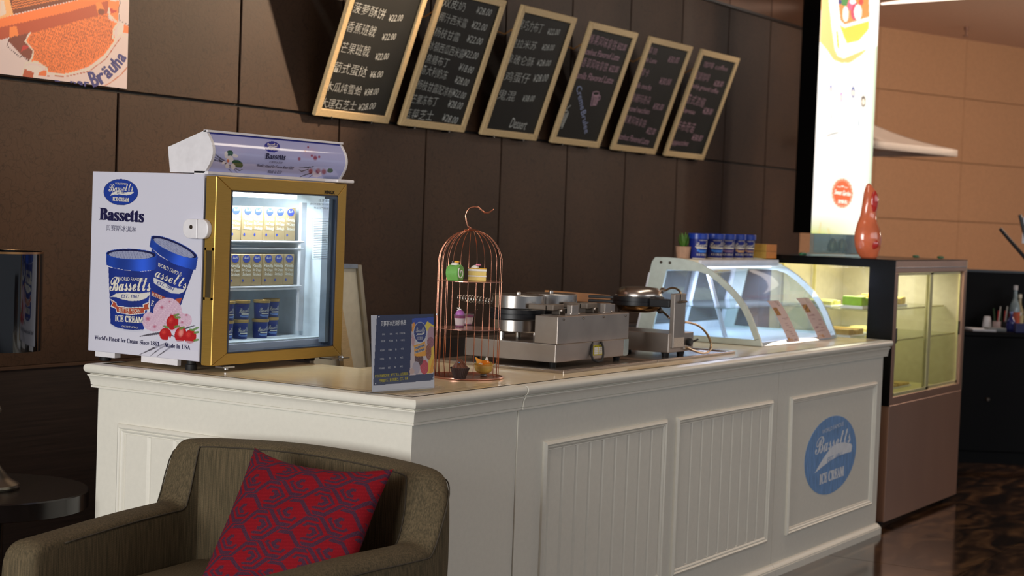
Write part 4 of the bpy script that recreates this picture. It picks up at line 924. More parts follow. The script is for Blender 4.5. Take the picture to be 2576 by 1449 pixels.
# chocolate cupcake in fluted dark case
ce = onz(1156, 951, .957); ce.z = .9545; t = thing('chocolate_cupcake', ce, 'chocolate cupcake with piped icing in a dark fluted case', 'cupcake')
rg = []
for z, r in ((0, .018), (.002, .0185), (.036, .0305), (.0365, .030), (.030, .027)):
    rg.append([ce+Vector(((r*(1+(.045 if k % 2 else -.03)))*math.cos(2*math.pi*k/56), (r*(1+(.045 if k % 2 else -.03)))*math.sin(2*math.pi*k/56), z)) for k in range(56)])
MB().loft(rg).build('paper_case', M('brown_paper_case', (48, 30, 32), .6), t)
mCho = M('chocolate_icing', (104, 58, 36), .4); rg = []
for j in range(13):
    f_ = j/12; r = .026*(1-f_)**.75+.001; rg.append([ce+Vector((r*(1+.13*math.cos(7*(2*math.pi*k/42)+f_*5))*math.cos(2*math.pi*k/42), r*(1+.13*math.cos(7*(2*math.pi*k/42)+f_*5))*math.sin(2*math.pi*k/42), .031+.034*f_)) for k in range(42)])
MB().loft(rg).build('icing', mCho, t, smooth='all')
for k, (c_, a, h_) in enumerate((((40, 150, 210), 3.6, .052), ((190, 170, 50), 3.3, .040), ((200, 40, 40), -1.0, .045), ((200, 50, 40), .4, .058))):
    MB().lathe([(0, 0), (.0028, .0005), (.0028, .0025), (0, .003)], ce+Vector((.016*math.cos(a), .016*math.sin(a), h_)), 8, cap=False).build('sprinkle', M('sprinkle_%d' % k, c_, .3), t, smooth=True)
# mango sundae in yellow glass dish
ce = onz(1216, 944, .957); ce.z = .9545; t = thing('mango_sundae', ce, 'orange mango sundae in a yellow glass dish on the cage base', 'dessert')
mYG = glass('yellow_glass', (244, 232, 150), .9, haze=(236, 222, 140), hz=.35)
MB().lathe([(.010, 0), (.011, .001), (.010, .006), (.008, .007)], ce, 20).build('dish_foot', M('grey_glass_foot', (110, 104, 96), .2), t, smooth=True)
rg = []
for z, r in ((.007, .008), (.010, .018), (.018, .0275), (.028, .031), (.036, .0305), (.041, .037), (.042, .0375), (.040, .0345), (.034, .029), (.024, .029)):
    wv = 0 if z < .038 else .10
    rg.append([ce+Vector((r*(1+wv*math.cos(6*2*math.pi*k/48))*math.cos(2*math.pi*k/48), r*(1+wv*math.cos(6*2*math.pi*k/48))*math.sin(2*math.pi*k/48), z+(.003*math.cos(6*2*math.pi*k/48) if z > .038 else 0))) for k in range(48)])
MB().loft(rg, cap=False).build('dish', mYG, t, smooth=True)
MB().lathe([(0, .009), (.016, .0115), (.0255, .019), (.028, .027), (0, .028)], ce, 28, cap=False).build('custard', M('custard', (240, 226, 160), .4, sss=.1), t, smooth=True)
mOr = M('mango_sauce', (240, 140, 40), .25)
MB().lathe([(.0281, .027), (.0292, .034), (.02, .038), (0, .039)], ce, 28, cap=False).build('sauce', mOr, t, smooth=True)
MB().lathe([(0, .036), (.013, .037), (.015, .044), (.010, .051), (0, .054)], ce+dq*.006, 14, cap=False).build('sorbet', mOr, t, smooth=True)
MB().lathe([(0, .036), (.008, .037), (.008, .042), (0, .044)], ce-dq*.010-w_*.006, 12, cap=False).build('cream_top', mCrm, t, smooth=True)
MB().lathe([(0, .050), (.0065, .052), (.005, .057), (.002, .062), (0, .066)], ce+dq*.009, 10, cap=False).build('meringue', mCrm, t, smooth=True)
MB().prism([ce-dq*.030+Vector((0, 0, .062)), ce-dq*.004+Vector((0, 0, .050)), ce-dq*.014+Vector((0, 0, .036)), ce-dq*.022+Vector((0, 0, .040))], w_*.003).build('wafer', M('mango_wafer', (238, 160, 50), .4), t)
for k in range(4): MB().prism([ce+Vector((0, 0, .048)), ce+dq*(-.010+.004*k)+Vector((0, 0, .060+.002*(k % 2))), ce+dq*(-.007+.004*k)+Vector((0, 0, .057))], w_*.001).build('leaf', M('fir_green', (40, 66, 40), .6), t)

# ================================================================== STEEL TRAY AND WAFFLE IRONS
mSteel = M('brushed_steel', (168, 158, 150), .33, metal=.9, var=.10, scale=9, bump=.05)
mSteel2 = M('polished_steel', (190, 184, 178), .24, metal=1, var=.04, scale=8)
mIron = M('black_cast_iron', (24, 25, 29), .4); mDarkS = M('dark_steel', (92, 84, 76), .35, metal=.8)
ty0, ty1 = 2.828, 3.372
tr = thing('steel_tray', (5.55, 3.1, .95), 'long shallow stainless steel tray set on the counter under the waffle irons', 'tray')
for x0, x1 in ((4.862, 5.563), (5.568, 6.268)):
    m = MB(); h = .0095
    ro = [(x0, ty0), (x1, ty0), (x1, ty1), (x0, ty1)]
    def rr_(d, z): return [v(x0+d, ty0+d, z), v(x1-d, ty0+d, z), v(x1-d, ty1-d, z), v(x0+d, ty1-d, z)]
    m.loft([rr_(0, .9505), rr_(0, .9595), rr_(.002, .961), rr_(.012, .961), rr_(.020, .9555), rr_(.028, .9535)], cap=False); m.add(rr_(.028, .9535), [(0, 1, 2, 3)])
    m.build('pan', M('tray_steel', (176, 164, 152), .22, metal=.9, var=.06), tr, bevel=.0015)
def screw(p_, ax, r, mat, par, nm='screw'): MB().lathe([(0, -.0035), (r*.7, -.003), (r, 0), (r, .001)], p_, 12, axis=ax, cap=False).build(nm, mat, par, smooth=True)
# --- twin waffle iron
wx0, wx1, wy0, wy1, wz0, wz1 = 4.985, 5.530, 2.935, 3.318, .972, 1.036
wa = thing('waffle_iron', ((wx0+wx1)/2, 3.12, .953), 'stainless steel twin waffle iron with two round drums and a coiled handle', 'waffle iron')
MB().box(wx0, wx1-.04, wy0, wy1, wz0, wz1).build('base', mSteel, wa, bevel=.002)
MB().prism([v(wx1-.038, wy0, wz0), v(wx1-.012, wy0, wz0), v(wx1-.002, wy0, wz0+.008), v(wx1-.002, wy0, wz1-.001), v(wx1-.038, wy0, wz1-.001)], (0, .36, 0)).build('side_cover', M('bluish_steel', (160, 172, 170), .3, metal=.6), wa, bevel=.001)
MB().box(wx0+.004, wx1-.012, wy0-.003, wy0+.092, wz1, 1.135).build('rear_housing', mSteel, wa, bevel=.0025)
for x_ in (5.03, 5.17, 5.32, 5.49): screw(v(x_, wy0-.003, 1.124), 'y', .0042, mDarkS, wa)
for x_ in (5.02, 5.49):
    for y_ in (2.965, 3.29): MB().lathe([(.011, 0), (.015, .019)], (x_, y_, .9535), 12).build('foot', mRub, wa)
lbl = MB().box(5.255, 5.325, wy0-.0008, wy0, .985, 1.022).build('rating_label', M('yellow_label', (206, 192, 40), .5), wa)
for r_ in range(4):
    for c_ in range(2): MB().box(5.262+c_*.032, 5.288+c_*.032, wy0-.0014, wy0-.0008, .989+r_*.0065, .994+r_*.0065).build('label_cell', mWhiteP, lbl)
Letters().box('额定电压', v(5.262, wy0-.001, 1.0155), v(5.318, wy0-.001, 1.0155), (0, 0, 1), .005, Vector((0, -1, 0))).build('lettering', mBlack, lbl)
MB().tube([v(5.31, wy0-.002, 1.034), v(5.31, wy0-.010, 1.015), v(5.30, wy0-.018, .99), v(5.275, wy0-.028, .968), v(5.25, wy0-.024, .963), v(5.235, wy0-.012, .972), v(5.232, wy0-.005, .99), v(5.24, wy0-.002, 1.02), v(5.25, wy0+.002, 1.034)], .0042, 8).build('power_cord', mRub, wa, smooth='all')
def drum(cx_, cy_, R_, nm='drum'):
    for z0, z1 in ((1.063, 1.107), (1.147, 1.196)):
        MB().lathe([(0, z0), (R_*.97, z0), (R_, z0+.003), (R_, z1-.002), (R_*.985, z1), (0, z1+.003)], (cx_, cy_, 0), 48, cap=False).build('drum_shell', mSteel2, wa, smooth=22)
    MB().lathe([(R_*1.0, 1.107), (R_*1.03, 1.110), (R_*1.03, 1.126), (R_*.99, 1.127), (R_*.99, 1.129), (R_*1.03, 1.130), (R_*1.03, 1.144), (R_, 1.147)], (cx_, cy_, 0), 40).build('cast_plate', mIron, wa, smooth=True)
    MB().lathe([(.009, 1.198), (.009, 1.204), (.005, 1.208), (0, 1.209)], (cx_, cy_, 0), 14, cap=False).build('knob', mSteel2, wa, smooth=True)
D1, D2 = (5.135, 3.190), (5.380, 3.197); RD = .098
for (cx_, cy_), bxx in ((D1, 5.10), (D2, 5.36)):
    drum(cx_, cy_, RD)
    # hinge: arm from the upper drum, bracket on the housing
    MB().box(cx_-.075, cx_-.045, 3.02, 3.10, 1.150, 1.170).box(cx_-.075, cx_+.0, 2.995, 3.03, 1.150, 1.172).build('hinge_arm', M('cast_aluminium', (128, 118, 108), .5, metal=.6), wa, bevel=.003)
    MB().box(cx_-.045, cx_-.005, 2.985, 3.02, 1.135, 1.155).build('hinge_block', mDarkS, wa, bevel=.002); screw(v(cx_-.035, 2.984, 1.150), 'y', .006, mSteel2, wa)
    MB().box(cx_-.02, cx_+.028, 2.950, 2.972, 1.135, 1.172).build('hinge_post', mSteel, wa, bevel=.0015); screw(v(cx_-.024, 2.952, 1.140), 'y', .004, mSteel2, wa); screw(v(cx_+.032, 2.952, 1.140), 'y', .004, mSteel2, wa)
    for sx in (-.055, .055): MB().cyl((cx_+sx, cy_+.03, 1.036), .011, .030, 12).build('pillar', mSteel2, wa)
MB().box(5.44, 5.50, 2.985, 3.0, 1.135, 1.165).build('hinge_post', mSteel, wa, bevel=.0015)
hp0, hp1 = v(D1[0], D1[1]+RD+.004, 1.163), v(D1[0]-.005, D1[1]+RD+.165, 1.170)
def coil(p0_, p1_, r_of, turns, wire, par, mat, nm):
    ax = (p1_-p0_).normalized(); L_ = (p1_-p0_).length; u_ = ax.orthogonal().normalized(); w__ = ax.cross(u_); N = int(turns*14)
    MB().tube([p0_+ax*L_*k/N+(u_*math.cos(2*math.pi*turns*k/N)+w__*math.sin(2*math.pi*turns*k/N))*r_of(k/N) for k in range(N+1)], wire, 5).build(nm, mat, par, smooth='all')
coil(hp0, hp1, lambda t: .0075+.0085*math.sin(math.pi*min(1, t*.95+.02))**1.0*(.45+.55*t), 13, .0023, wa, mSteel2, 'handle_coil')
MB().tube([hp0-Vector((0, .01, 0)), hp1], .0035, 8).build('handle_core', mDarkS, wa)
MB().box(D1[0]-.012, D1[0]+.012, D1[1]+RD-.006, D1[1]+RD+.008, 1.150, 1.176).build('handle_bracket', mIron, wa, bevel=.002)
hq0, hq1 = v(D2[0], D2[1]+RD+.004, 1.163), v(D2[0], D2[1]+RD+.16, 1.170)
coil(hq0, hq1, lambda t: .0075+.0085*math.sin(math.pi*min(1, t*.95+.02))*(.45+.55*t), 13, .0023, wa, mSteel2, 'handle_coil')

# --- wooden batter lid behind the drums
q0, q1 = PY(3.32).at(1382, 728), PY(3.32).at(1535, 740)
wb_ = MB().obox((q0+q1)/2+Vector((0, .01, -.022)), (q1-q0)/2, Vector((0, .012, 0)), Vector((0, 0, .018))).build('wooden_box', M('golden_wood', (186, 128, 74), .5, var=.15, scale=10, stretch=(1, 8, 20)), None, bevel=.002, loc=((q0+q1)/2-Vector((0, 0, .04))))
tag(wb_, 'light wooden box behind the waffle drums, only its long top edge showing', 'wooden box')
wb2 = box('box_stand', mDarkS, wb_, (q0.x+.03), (q1.x-.03), 3.325, 3.335, .951, q1.z-.035)

# --- bubble waffle iron
bx0, bx1, by0, by1 = 5.775, 5.995, 2.89, 3.20
wb_ = thing('bubble_waffle_iron', (5.89, 3.03, .9535), 'single waffle iron with a domed steel head on a post and a looping steel conduit', 'waffle iron')
MB().box(bx0, bx1, by0, by1, .972, 1.047).build('base', mSteel, wb_, bevel=.0025)
for x_, y_ in ((5.80, 2.915), (5.925, 2.912), (5.80, 3.17), (5.97, 3.17)): MB().lathe([(.013, 0), (.017, .019)], (x_, y_, .9535), 12).build('foot', mRub, wb_)
MB().box(5.790, 5.888, by0-.012, by0+.008, .990, 1.203).build('post', mSteel, wb_, bevel=.002)
MB().box(5.796, 5.884, by0-.0128, by0-.012, .994, 1.03).build('data_plate', M('etched_plate', (196, 184, 172), .5, metal=.3, var=.2, scale=300), wb_)
MB().tube([v(5.845, by0-.014, 1.203), v(5.845, by0-.016, 1.178), v(5.85, by0-.018, 1.170)], .0022, 6).build('clip_wire', mDarkS, wb_); MB().tube([v(5.82, by0-.016, 1.170), v(5.88, by0-.018, 1.172)], .0045, 8).build('clip_bar', mDarkS, wb_)
Cx, Cy = PY(3.075).at(1607, 760)[:2]; RH = .094
MB().lathe([(RH*.98, 1.180), (RH, 1.185), (RH*.93, 1.205), (RH*.78, 1.217), (RH*.4, 1.2205), (0, 1.2215)], (Cx, Cy, 0), 40, cap=False).build('upper_dome', mSteel2, wb_, smooth=True)
MB().lathe([(0, 1.118), (RH*.5, 1.119), (RH*.82, 1.124), (RH*.96, 1.138), (RH*.98, 1.146)], (Cx, Cy, 0), 40, cap=False).build('lower_dome', M('smoked_steel', (130, 104, 72), .2, metal=1), wb_, smooth=True)
MB().lathe([(RH*1.02, 1.146), (RH*1.1, 1.148), (RH*1.1, 1.1625), (RH*1.04, 1.163), (RH*1.04, 1.1645), (RH*1.1, 1.165), (RH*1.1, 1.180), (RH*1.0, 1.183)], (Cx, Cy, 0), 40).build('cast_ring', mIron, wb_, smooth=True)
for s_, z_ in ((1, 1.155), (1, 1.172)):
    MB().obox(v(Cx-.03, Cy+RH*1.1+.045, z_), v(.013, 0, 0), v(-.02, .05, 0), v(0, 0, .006)).build('handle', mIron, wb_, bevel=.003)
MB().obox(v(Cx-.045, 2.945, 1.163), v(.03, 0, 0), v(0, .045, 0), v(0, 0, .016)).build('hinge_lug', mIron, wb_, bevel=.004)
screw(v(5.815, 2.899, 1.175), 'y', .005, M('brass', (180, 130, 60), .3, metal=1), wb_)
for a_ in (.6, 2.4, 4.2): screw(v(Cx+RH*1.04*math.cos(a_), Cy+RH*1.04*math.sin(a_), 1.186), 'z', .004, mSteel2, wb_)
pc = PY(2.93)
def conduit(px_list, y_list, r, nm):
    P_ = [PY(y_).at(*p_) for p_, y_ in zip(px_list, y_list)]
    out = []
    for i in range(len(P_)-1):     # catmull-rom
        p0, p1, p2, p3 = P_[max(i-1, 0)], P_[i], P_[i+1], P_[min(i+2, len(P_)-1)]
        for k in range(14):
            t = k/14; out.append(.5*((2*p1)+(-p0+p2)*t+(2*p0-5*p1+4*p2-p3)*t*t+(-p0+3*p1-3*p2+p3)*t**3))
    out.append(P_[-1]); rr2 = [r*(1.0 if k % 2 else .86) for k in range(len(out))]
    MB().tube(out, rr2, 8).build(nm, M('conduit_steel', (196, 172, 140), .28, metal=1), wb_, smooth='all')
conduit([(1670, 733), (1684, 726), (1698, 725), (1710, 733), (1714, 745)], [3.02, 2.99, 2.96, 2.93, 2.915], .0046, 'conduit')
conduit([(1712, 810), (1735, 812), (1758, 820), (1777, 838), (1788, 862), (1786, 880), (1772, 888), (1750, 884), (1728, 875), (1716, 868)], [2.90, 2.90, 2.90, 2.90, 2.90, 2.89, 2.885, 2.88, 2.88, 2.89], .0052, 'conduit')
conduit([(1662, 782), (1672, 788), (1684, 800)], [3.0, 2.96, 2.915], .005, 'conduit')
q = PY(3.02).at(1666, 731); MB().obox(q, v(.010, 0, .005), v(0, .008, 0), v(-.004, 0, .008)).build('coupling', mSteel2, wb_, bevel=.002)
q = PY(2.99).at(1660, 781); MB().obox(q, v(.008, 0, -.005), v(0, .008, 0), v(.005, 0, .008)).build('coupling', mDarkS, wb_, bevel=.002)
q = v(bx1-.052, by0, 1.008); MB().lathe([(.016, 0), (.016, -.014), (.012, -.018)], q, 18, axis='y').build('switch_knob', mIron, wb_); MB().tube([q+v(.01, -.012, 0), q+v(.05, -.02, .010)], .004, 6).build('switch_lever', mIron, wb_)
MB().box(5.893, 5.925, by0-.010, by0, .982, .998).build('cord_gland', mSteel2, wb_, bevel=.002)

# ================================================================== CURVED GLASS CABINET
mPW = M('greenish_white_plastic', (198, 211, 206), .35); mPW2 = M('white_aluminium', (226, 230, 240), .35)
mCG = glass('cabinet_glass', (238, 244, 246), .55, haze=(225, 232, 240), hz=.05)
arc = [(2.918, .952), (2.930, .985), (2.948, 1.022), (2.972, 1.075), (3.002, 1.125), (3.040, 1.170), (3.083, 1.209), (3.130, 1.245), (3.184, 1.278), (3.235, 1.302), (3.285, 1.315), (3.34, 1.322), (3.40, 1.324)]
gc = thing('curved_cake_cabinet', (7.21, 3.22, .95), 'white countertop cake cabinet with curved glass front and cool inner light', 'display cabinet')
KX0, KX1 = 6.745, 7.655
backl = [(3.462, 1.322), (3.478, 1.300), (3.552, .952)]
outer = arc+backl
def inset(pts, d):
    P_ = [Vector((a, b)) for a, b in pts]; n = len(P_); out = []
    for i in range(n):
        a, b, c = P_[i-1], P_[i], P_[(i+1) % n]; u1 = (b-a).normalized(); u2 = (c-b).normalized(); n1 = Vector((u1.y, -u1.x)); n2 = Vector((u2.y, -u2.x))
        q_ = (n1+n2); q_ = q_/(max(.35, 1+n1.dot(n2))); out.append(b+q_*d)
    return out
inn_ = inset(outer, .026)
# widen the inner outline's back side: a broad rear stile
inn_ = [Vector((min(p_.x, 3.395-(1.30-p_.y)*-.19 if False else p_.x), p_.y)) for p_ in inn_]
def end_frame(x0, x1):
    m = MB(); n = len(outer)
    io = []
    for (a, b), q_ in zip(outer, inn_):
        y_, z_ = q_.x, q_.y
        lim = 3.470-(z_-.952)*.20; y_ = min(y_, lim); z_ = min(max(z_, .975), 1.268); io.append((y_, z_))
    vs = [(x0, a, b) for a, b in outer]+[(x0, a, b) for a, b in io]+[(x1, a, b) for a, b in outer]+[(x1, a, b) for a, b in io]
    fs = []
    for i in range(n):
        j = (i+1) % n; fs += [(i, j, n+j, n+i), (2*n+i, 3*n+i, 3*n+j, 2*n+j), (i, 2*n+i, 2*n+j, j), (n+i, n+j, 3*n+j, 3*n+i)]
    m.add(vs, fs); return m, io
for x0 in (KX0, KX1-.014):
    m, io = end_frame(x0, x0+.014); ef = m.build('end_frame', mPW, gc, smooth=25)
    MB().prism([v(x0+.006, a, b) for a, b in io], (.003, 0, 0)).build('end_pane', mCG, ef)
    for y_ in (3.385, 3.43): MB().cyl((x0-.004, y_, 1.300), .0065, .005, 12, 'x').build('screw', mDarkS, ef)
# seal strips on the rear stile
MB().prism([v(KX0-.002, 3.492, 1.25), v(KX0-.002, 3.548, .975), v(KX0-.002, 3.540, .975), v(KX0-.002, 3.484, 1.25)], (.002, 0, 0)).build('seal_strip', mPW2, gc)
# curved front glass
fa = arc[:11]; m = MB(); m.loft([[v(KX0+.014, a, b) for a, b in fa], [v(KX1-.014, a, b) for a, b in fa]], cap=False, closed=False); m.build('front_glass', mCG, gc, smooth='all')
m = MB(); m.box(KX0+.014, KX1-.014, 3.25, 3.465, 1.306, 1.3185).build('top_shelf', M('cream_top_shelf', (226, 214, 190), .4), gc, bevel=.002)
MB().box(KX0+.014, KX1-.014, 3.235, 3.25, 1.288, 1.3185).build('top_trim', mPW2, gc, bevel=.002)
mLED = M('cabinet_tube', (255, 255, 255), emis=(226, 232, 255), es=4)
MB().cyl((KX0+.03, 3.275, 1.288), .0085, KX1-KX0-.06, 12, 'x').build('light_tube', mLED, gc)
area('cabinet_light', (7.2, 3.28, 1.275), (7.2, 3.25, .9), .8, .03, 7.5, (.72, .74, 1.0))
MB().box(KX0+.014, KX1-.014, 2.925, 3.545, .9505, .968).build('deck', mPW2, gc)
MB().box(KX0+.014, KX1-.014, 3.10, 3.50, 1.105, 1.110).build('inner_shelf', glass('shelf_glass', (220, 232, 230), .7, haze=(200, 215, 215), hz=.12), gc)
# sliding rear doors: two white frames with panes
for k, (x0, x1) in enumerate(((KX0+.016, 7.22), (7.18, KX1-.016))):
    o_ = .012*k; f = lambda x, z: v(x, 3.548-o_-(z-.952)*.205, z)
    m = MB(); nrm = v(0, -.010, -.002)
    for quad in (((x0, .97), (x0+.035, .97), (x0+.035, 1.29), (x0, 1.29)), ((x1-.035, .97), (x1, .97), (x1, 1.29), (x1-.035, 1.29)), ((x0+.035, .97), (x1-.035, .97), (x1-.035, 1.005), (x0+.035, 1.005)), ((x0+.035, 1.26), (x1-.035, 1.26), (x1-.035, 1.29), (x0+.035, 1.29))):
        m.prism([f(*c) for c in quad], nrm)
    d_ = m.build('rear_door', mPW2, gc); MB().prism([f(x0+.035, 1.0), f(x1-.035, 1.0), f(x1-.035, 1.265), f(x0+.035, 1.265)], (0, -.003, 0)).build('door_pane', mCG, d_)
MB().box(6.98, 7.02, 3.14, 3.16, 1.10, 1.118).build('shelf_clip', mPW2, gc, bevel=.003)
m = MB(); m.prism([v(6.905, 3.17, .968), v(6.935, 3.17, .968), v(6.935, 3.27, 1.262), v(6.905, 3.27, 1.262)], (0, .012, 0)); m.build('glass_stile', mPW2, gc, bevel=.002)
# paper menus stuck to the curved glass
def arc_at(t):
    L_ = [0]
    for (a, b), (c, d) in zip(arc, arc[1:]): L_.append(L_[-1]+math.hypot(c-a, d-b))
    for i in range(len(arc)-1):
        if L_[i+1] >= t: f_ = (t-L_[i])/(L_[i+1]-L_[i]); return arc[i][0]+(arc[i+1][0]-arc[i][0])*f_, arc[i][1]+(arc[i+1][1]-arc[i][1])*f_
    return arc[-1]
for k, (xa, xb, x2, x3, t1, lb) in enumerate(((7.040, 7.175, 6.995, 7.125, .208, 'left paper menu on the curved glass, nearer the waffle irons'), (7.40, 7.575, 7.345, 7.50, .215, 'right paper menu on the curved glass, nearer the tall pastry case'))):
    def surf(u, w, xa=xa, xb=xb, x2=x2, x3=x3, t1=t1):
        yz = np.array([arc_at(.004+tt*t1) for tt in w]); x = (xa+(x2-xa)*w)*(1-u)+(xb+(x3-xb)*w)*u
        return np.stack([x, yz[:, 0]-.0035, yz[:, 1]+.002], 1)
    def art(X, Y, U, V, k=k):
        A = Art(X, Y, (204, 180, 178)); r_ = np.random.default_rng(k)
        m_ = (U > .05) & (U < .45) & (V > .62) & (V < .82); A.lay(m_, (180, 120, 40)); A.lay(m_ & (A.noise(.9, 3+k) > .15), (60, 34, 28))
        for j in range(14):
            a, b = r_.uniform(.1, .8), r_.uniform(.03, .58); A.lay((abs(U-a) < .12) & (abs(V-b) < .008), (150, 110, 116), .8)
        m_ = (V > .02) & (V < .10) & (U < .5); A.lay(m_ & (A.noise(1.2, 2) > 0), (190, 130, 60)); A.lay((V > .86) & (abs(U-.7) < .12) & (A.noise(1.5, 8) > .3), (70, 50, 50))
        return A.c
    o = quad_mesh('paper_menu', 0, 0, 0, 0, 40, 60, art, printed('paper_menu_print', .6), None, surf=surf, smooth='all', loc=((xa+xb)/2, 2.92, .953))
    tag(o, lb, 'menu', 'paper menus on the curved glass')
q = PZ(.953).at(1992, 790)
# yellow straw beside the first menu
# ------- things standing on top of the curved cabinet
ZT = 1.319
pt = thing('potted_plant', (6.965, 3.40, ZT), 'tiny green plant in a pinkish paper pot on the curved cabinet', 'plant')
MB().lathe([(.030, 0), (.036, .050), (.037, .055), (.033, .055), (.031, .045)], (6.945, 3.42, ZT), 14, cap=False).build('pot', M('kraft_pot', (178, 142, 118), .7, var=.15), pt)
for k in range(16):
    a = k*2.4; r_ = .006+.012*(k/16); h_ = .082*(1-.3*k/16); c_ = Vector((6.945, 3.42, ZT+.04)); d_ = Vector((math.cos(a), math.sin(a), 0)); s_ = Vector((-math.sin(a), math.cos(a), 0))
    MB().loft([[c_+d_*r_*.4+s_*.004, c_+d_*r_*.4-s_*.004, c_+d_*(r_*.4-.003)], [c_+d_*(r_+.006)+s_*.008+v(0, 0, h_*.55), c_+d_*(r_+.006)-s_*.008+v(0, 0, h_*.55), c_+d_*(r_+.002)+v(0, 0, h_*.55)], [c_+d_*(r_+.012)+s_*.001+v(0, 0, h_), c_+d_*(r_+.012)-s_*.001+v(0, 0, h_), c_+d_*(r_+.011)+v(0, 0, h_)]]).build('leaf', M('succulent_green', (78, 120, 44), .5, var=.3), pt)
mPint = M('pint_blue', (24, 40, 128), .35, var=.05)
def pint(x, y, lab, ang, rib):
    t = thing('ice_cream_pint', (x, y, ZT), lab, 'ice cream tub', 'blue pint tubs on the curved cabinet'); h = .118; r = .045
    MB().lathe([(r*.80, 0), (r*.82, .002), (r*.97, h*.80)], (x, y, ZT), 32).build('cup', mPint, t, smooth=True)
    MB().lathe([(r*1.03, h*.78), (r*1.06, h*.785), (r*1.06, h*.985), (r*1.0, h), (r*.95, h*.975)], (x, y, ZT), 32).build('lid', M('lid_blue', (22, 56, 156), .3), t, smooth=True)
    rt = lambda z: r*(.82+.15*z/(h*.8))+.0006
    wrap_text(0, script('Bassetts'), x, y, ZT, rt(.07), ang, .078, .024, .056, white_i, t, slope=.008)
    wrap_text(0, 'WORLD FAMOUS', x, y, ZT, rt(.085), ang, .045, .006, .083, white_i, t)
    band(x, y, ZT, rt(.05), ang+.08, .072, .0475, .0545, white_i, t); band(x, y, ZT, rt(.035), ang+.1, .066, .030, .041, rib, t, notch=.004)
    wrap_text(0, bold('ICE CREAM'), x, y, ZT, rt(.02), ang, .058, .010, .015, white_i, t); band(x, y, ZT, rt(.0), ang, .10, .0, .0035, white_i, t)
rbB, rbP, rbO, rbR = M('ribbon_blue', (52, 120, 214), .4), M('ribbon_mauve', (124, 96, 130), .4), M('ribbon_tan', (190, 146, 96), .4), M('ribbon_brown', (160, 122, 106), .4)
for px_, ang, rib, lb in ((1755, .25, rbB, 'leftmost and nearest pint tub, bright blue ribbon, beside the plant'), (1797, -.05, rbB, 'second pint tub from the left with a bright blue ribbon'), (1825, -.02, rbP, 'middle pint tub with a mauve ribbon'),
                          (1851, .30, rbO, 'fourth pint tub from the left with a pale tan ribbon'), (1876, .18, rbR, 'rightmost pint tub with a brown ribbon, beside the cartons')):
    q = PY(3.40).at(px_, 640) if px_ != 1755 else PY(3.37).at(px_, 640); pint(q.x, q.y, 'blue ice cream '+lb if False else lb.replace('pint tub', 'blue pint tub'), ang-.75, rib)
mOrC = M('orange_carton', (196, 150, 66), .5, var=.08); mOrE = M('orange_carton_edge', (214, 132, 66), .5)
q = PY(3.40).at(1924, 640)
for k, lb in enumerate(('lower of two small orange cartons stacked on the curved cabinet', 'upper of two small orange cartons stacked on the curved cabinet')):
    t = thing('orange_carton', (q.x, 3.42, ZT+.0005+k*.037), lb, 'carton', 'two orange cartons on the curved cabinet')
    MB().box(q.x-.075, q.x+.055, 3.36, 3.46, ZT+.0005+k*.037, ZT+.036+k*.037).build('carton', mOrC, t, bevel=.001)
    MB().box(q.x-.075+.0, q.x+.055, 3.3595, 3.36, ZT+.0005+k*.037, ZT+.036+k*.037).build('front_face', mOrE, t)

# ================================================================== TALL PASTRY CASE
px0, px1, pyf, pyb, pzt = 7.935, 9.12, 2.738, 3.46, 1.338
mRSt = M('rosy_brushed_steel', (176, 138, 118), .3, metal=.6, var=.06, scale=4, stretch=(1, 1, .3))
mDarkCase = M('case_black', (7, 7, 8), .22, spec=.22)
pcs = thing('pastry_case', ((px0+px1)/2, 3.1, 0), 'tall stainless pastry case with sliding glass doors, black end and yellow inner light', 'display case')
MB().box(px0+.002, px1, pyf, pyb, .03, .615).build('lower_cabinet', mRSt, pcs, bevel=.003)
MB().box(px0+.05, px1-.05, pyf+.06, pyb-.05, 0, .03).build('plinth', mDarkCase, pcs)
# black end wall with a window, seen over the counter
wy0_, wy1_, wz0_, wz1_ = 2.872, 3.40, .90, 1.298
m = MB(); m.box(px0-.004, px0+.004, pyf+.001, wy0_, .612, pzt-.004).box(px0-.004, px0+.004, wy1_, pyb, .612, pzt-.004).box(px0-.004, px0+.004, wy0_, wy1_, wz1_, pzt-.004).box(px0-.004, px0+.004, wy0_, wy1_, .612, wz0_)
m.build('end_wall', mDarkCase, pcs)
mPG = glass('pastry_glass', (251, 251, 246), .5)
MB().box(px0-.001, px0+.001, wy0_, wy1_, wz0_, wz1_).build('end_window', mPG, pcs)
MB().box(px1-.004, px1, pyf, pyb, .615, pzt-.004).box(px0, px1, pyb-.004, pyb, .615, pzt-.004).build('rear_wall', M('case_liner', (186, 180, 160), .5), pcs)
MB().box(px0, px1, pyf, pyb, pzt-.004, pzt+.002).build('top_plate', mDarkCase, pcs, bevel=.001)
MB().box(px0, px1, pyf+.002, pyf+.055, 1.276, pzt-.004).box(px0+.001, px0+.045, pyf, pyf+.03, .615, 1.276).box(px1-.045, px1, pyf, pyf+.03, .615, 1.276).box(px0+.045, px1-.045, pyf, pyf+.03, .615, .655).build('front_frame', mRSt, pcs, bevel=.002)
MB().box(px0+.02, px1-.02, pyf-.003, pyf+.002, 1.300, 1.304).build('trim_line', mSteel2, pcs)
mDF = M('warm_aluminium', (206, 200, 150), .35, metal=.5)
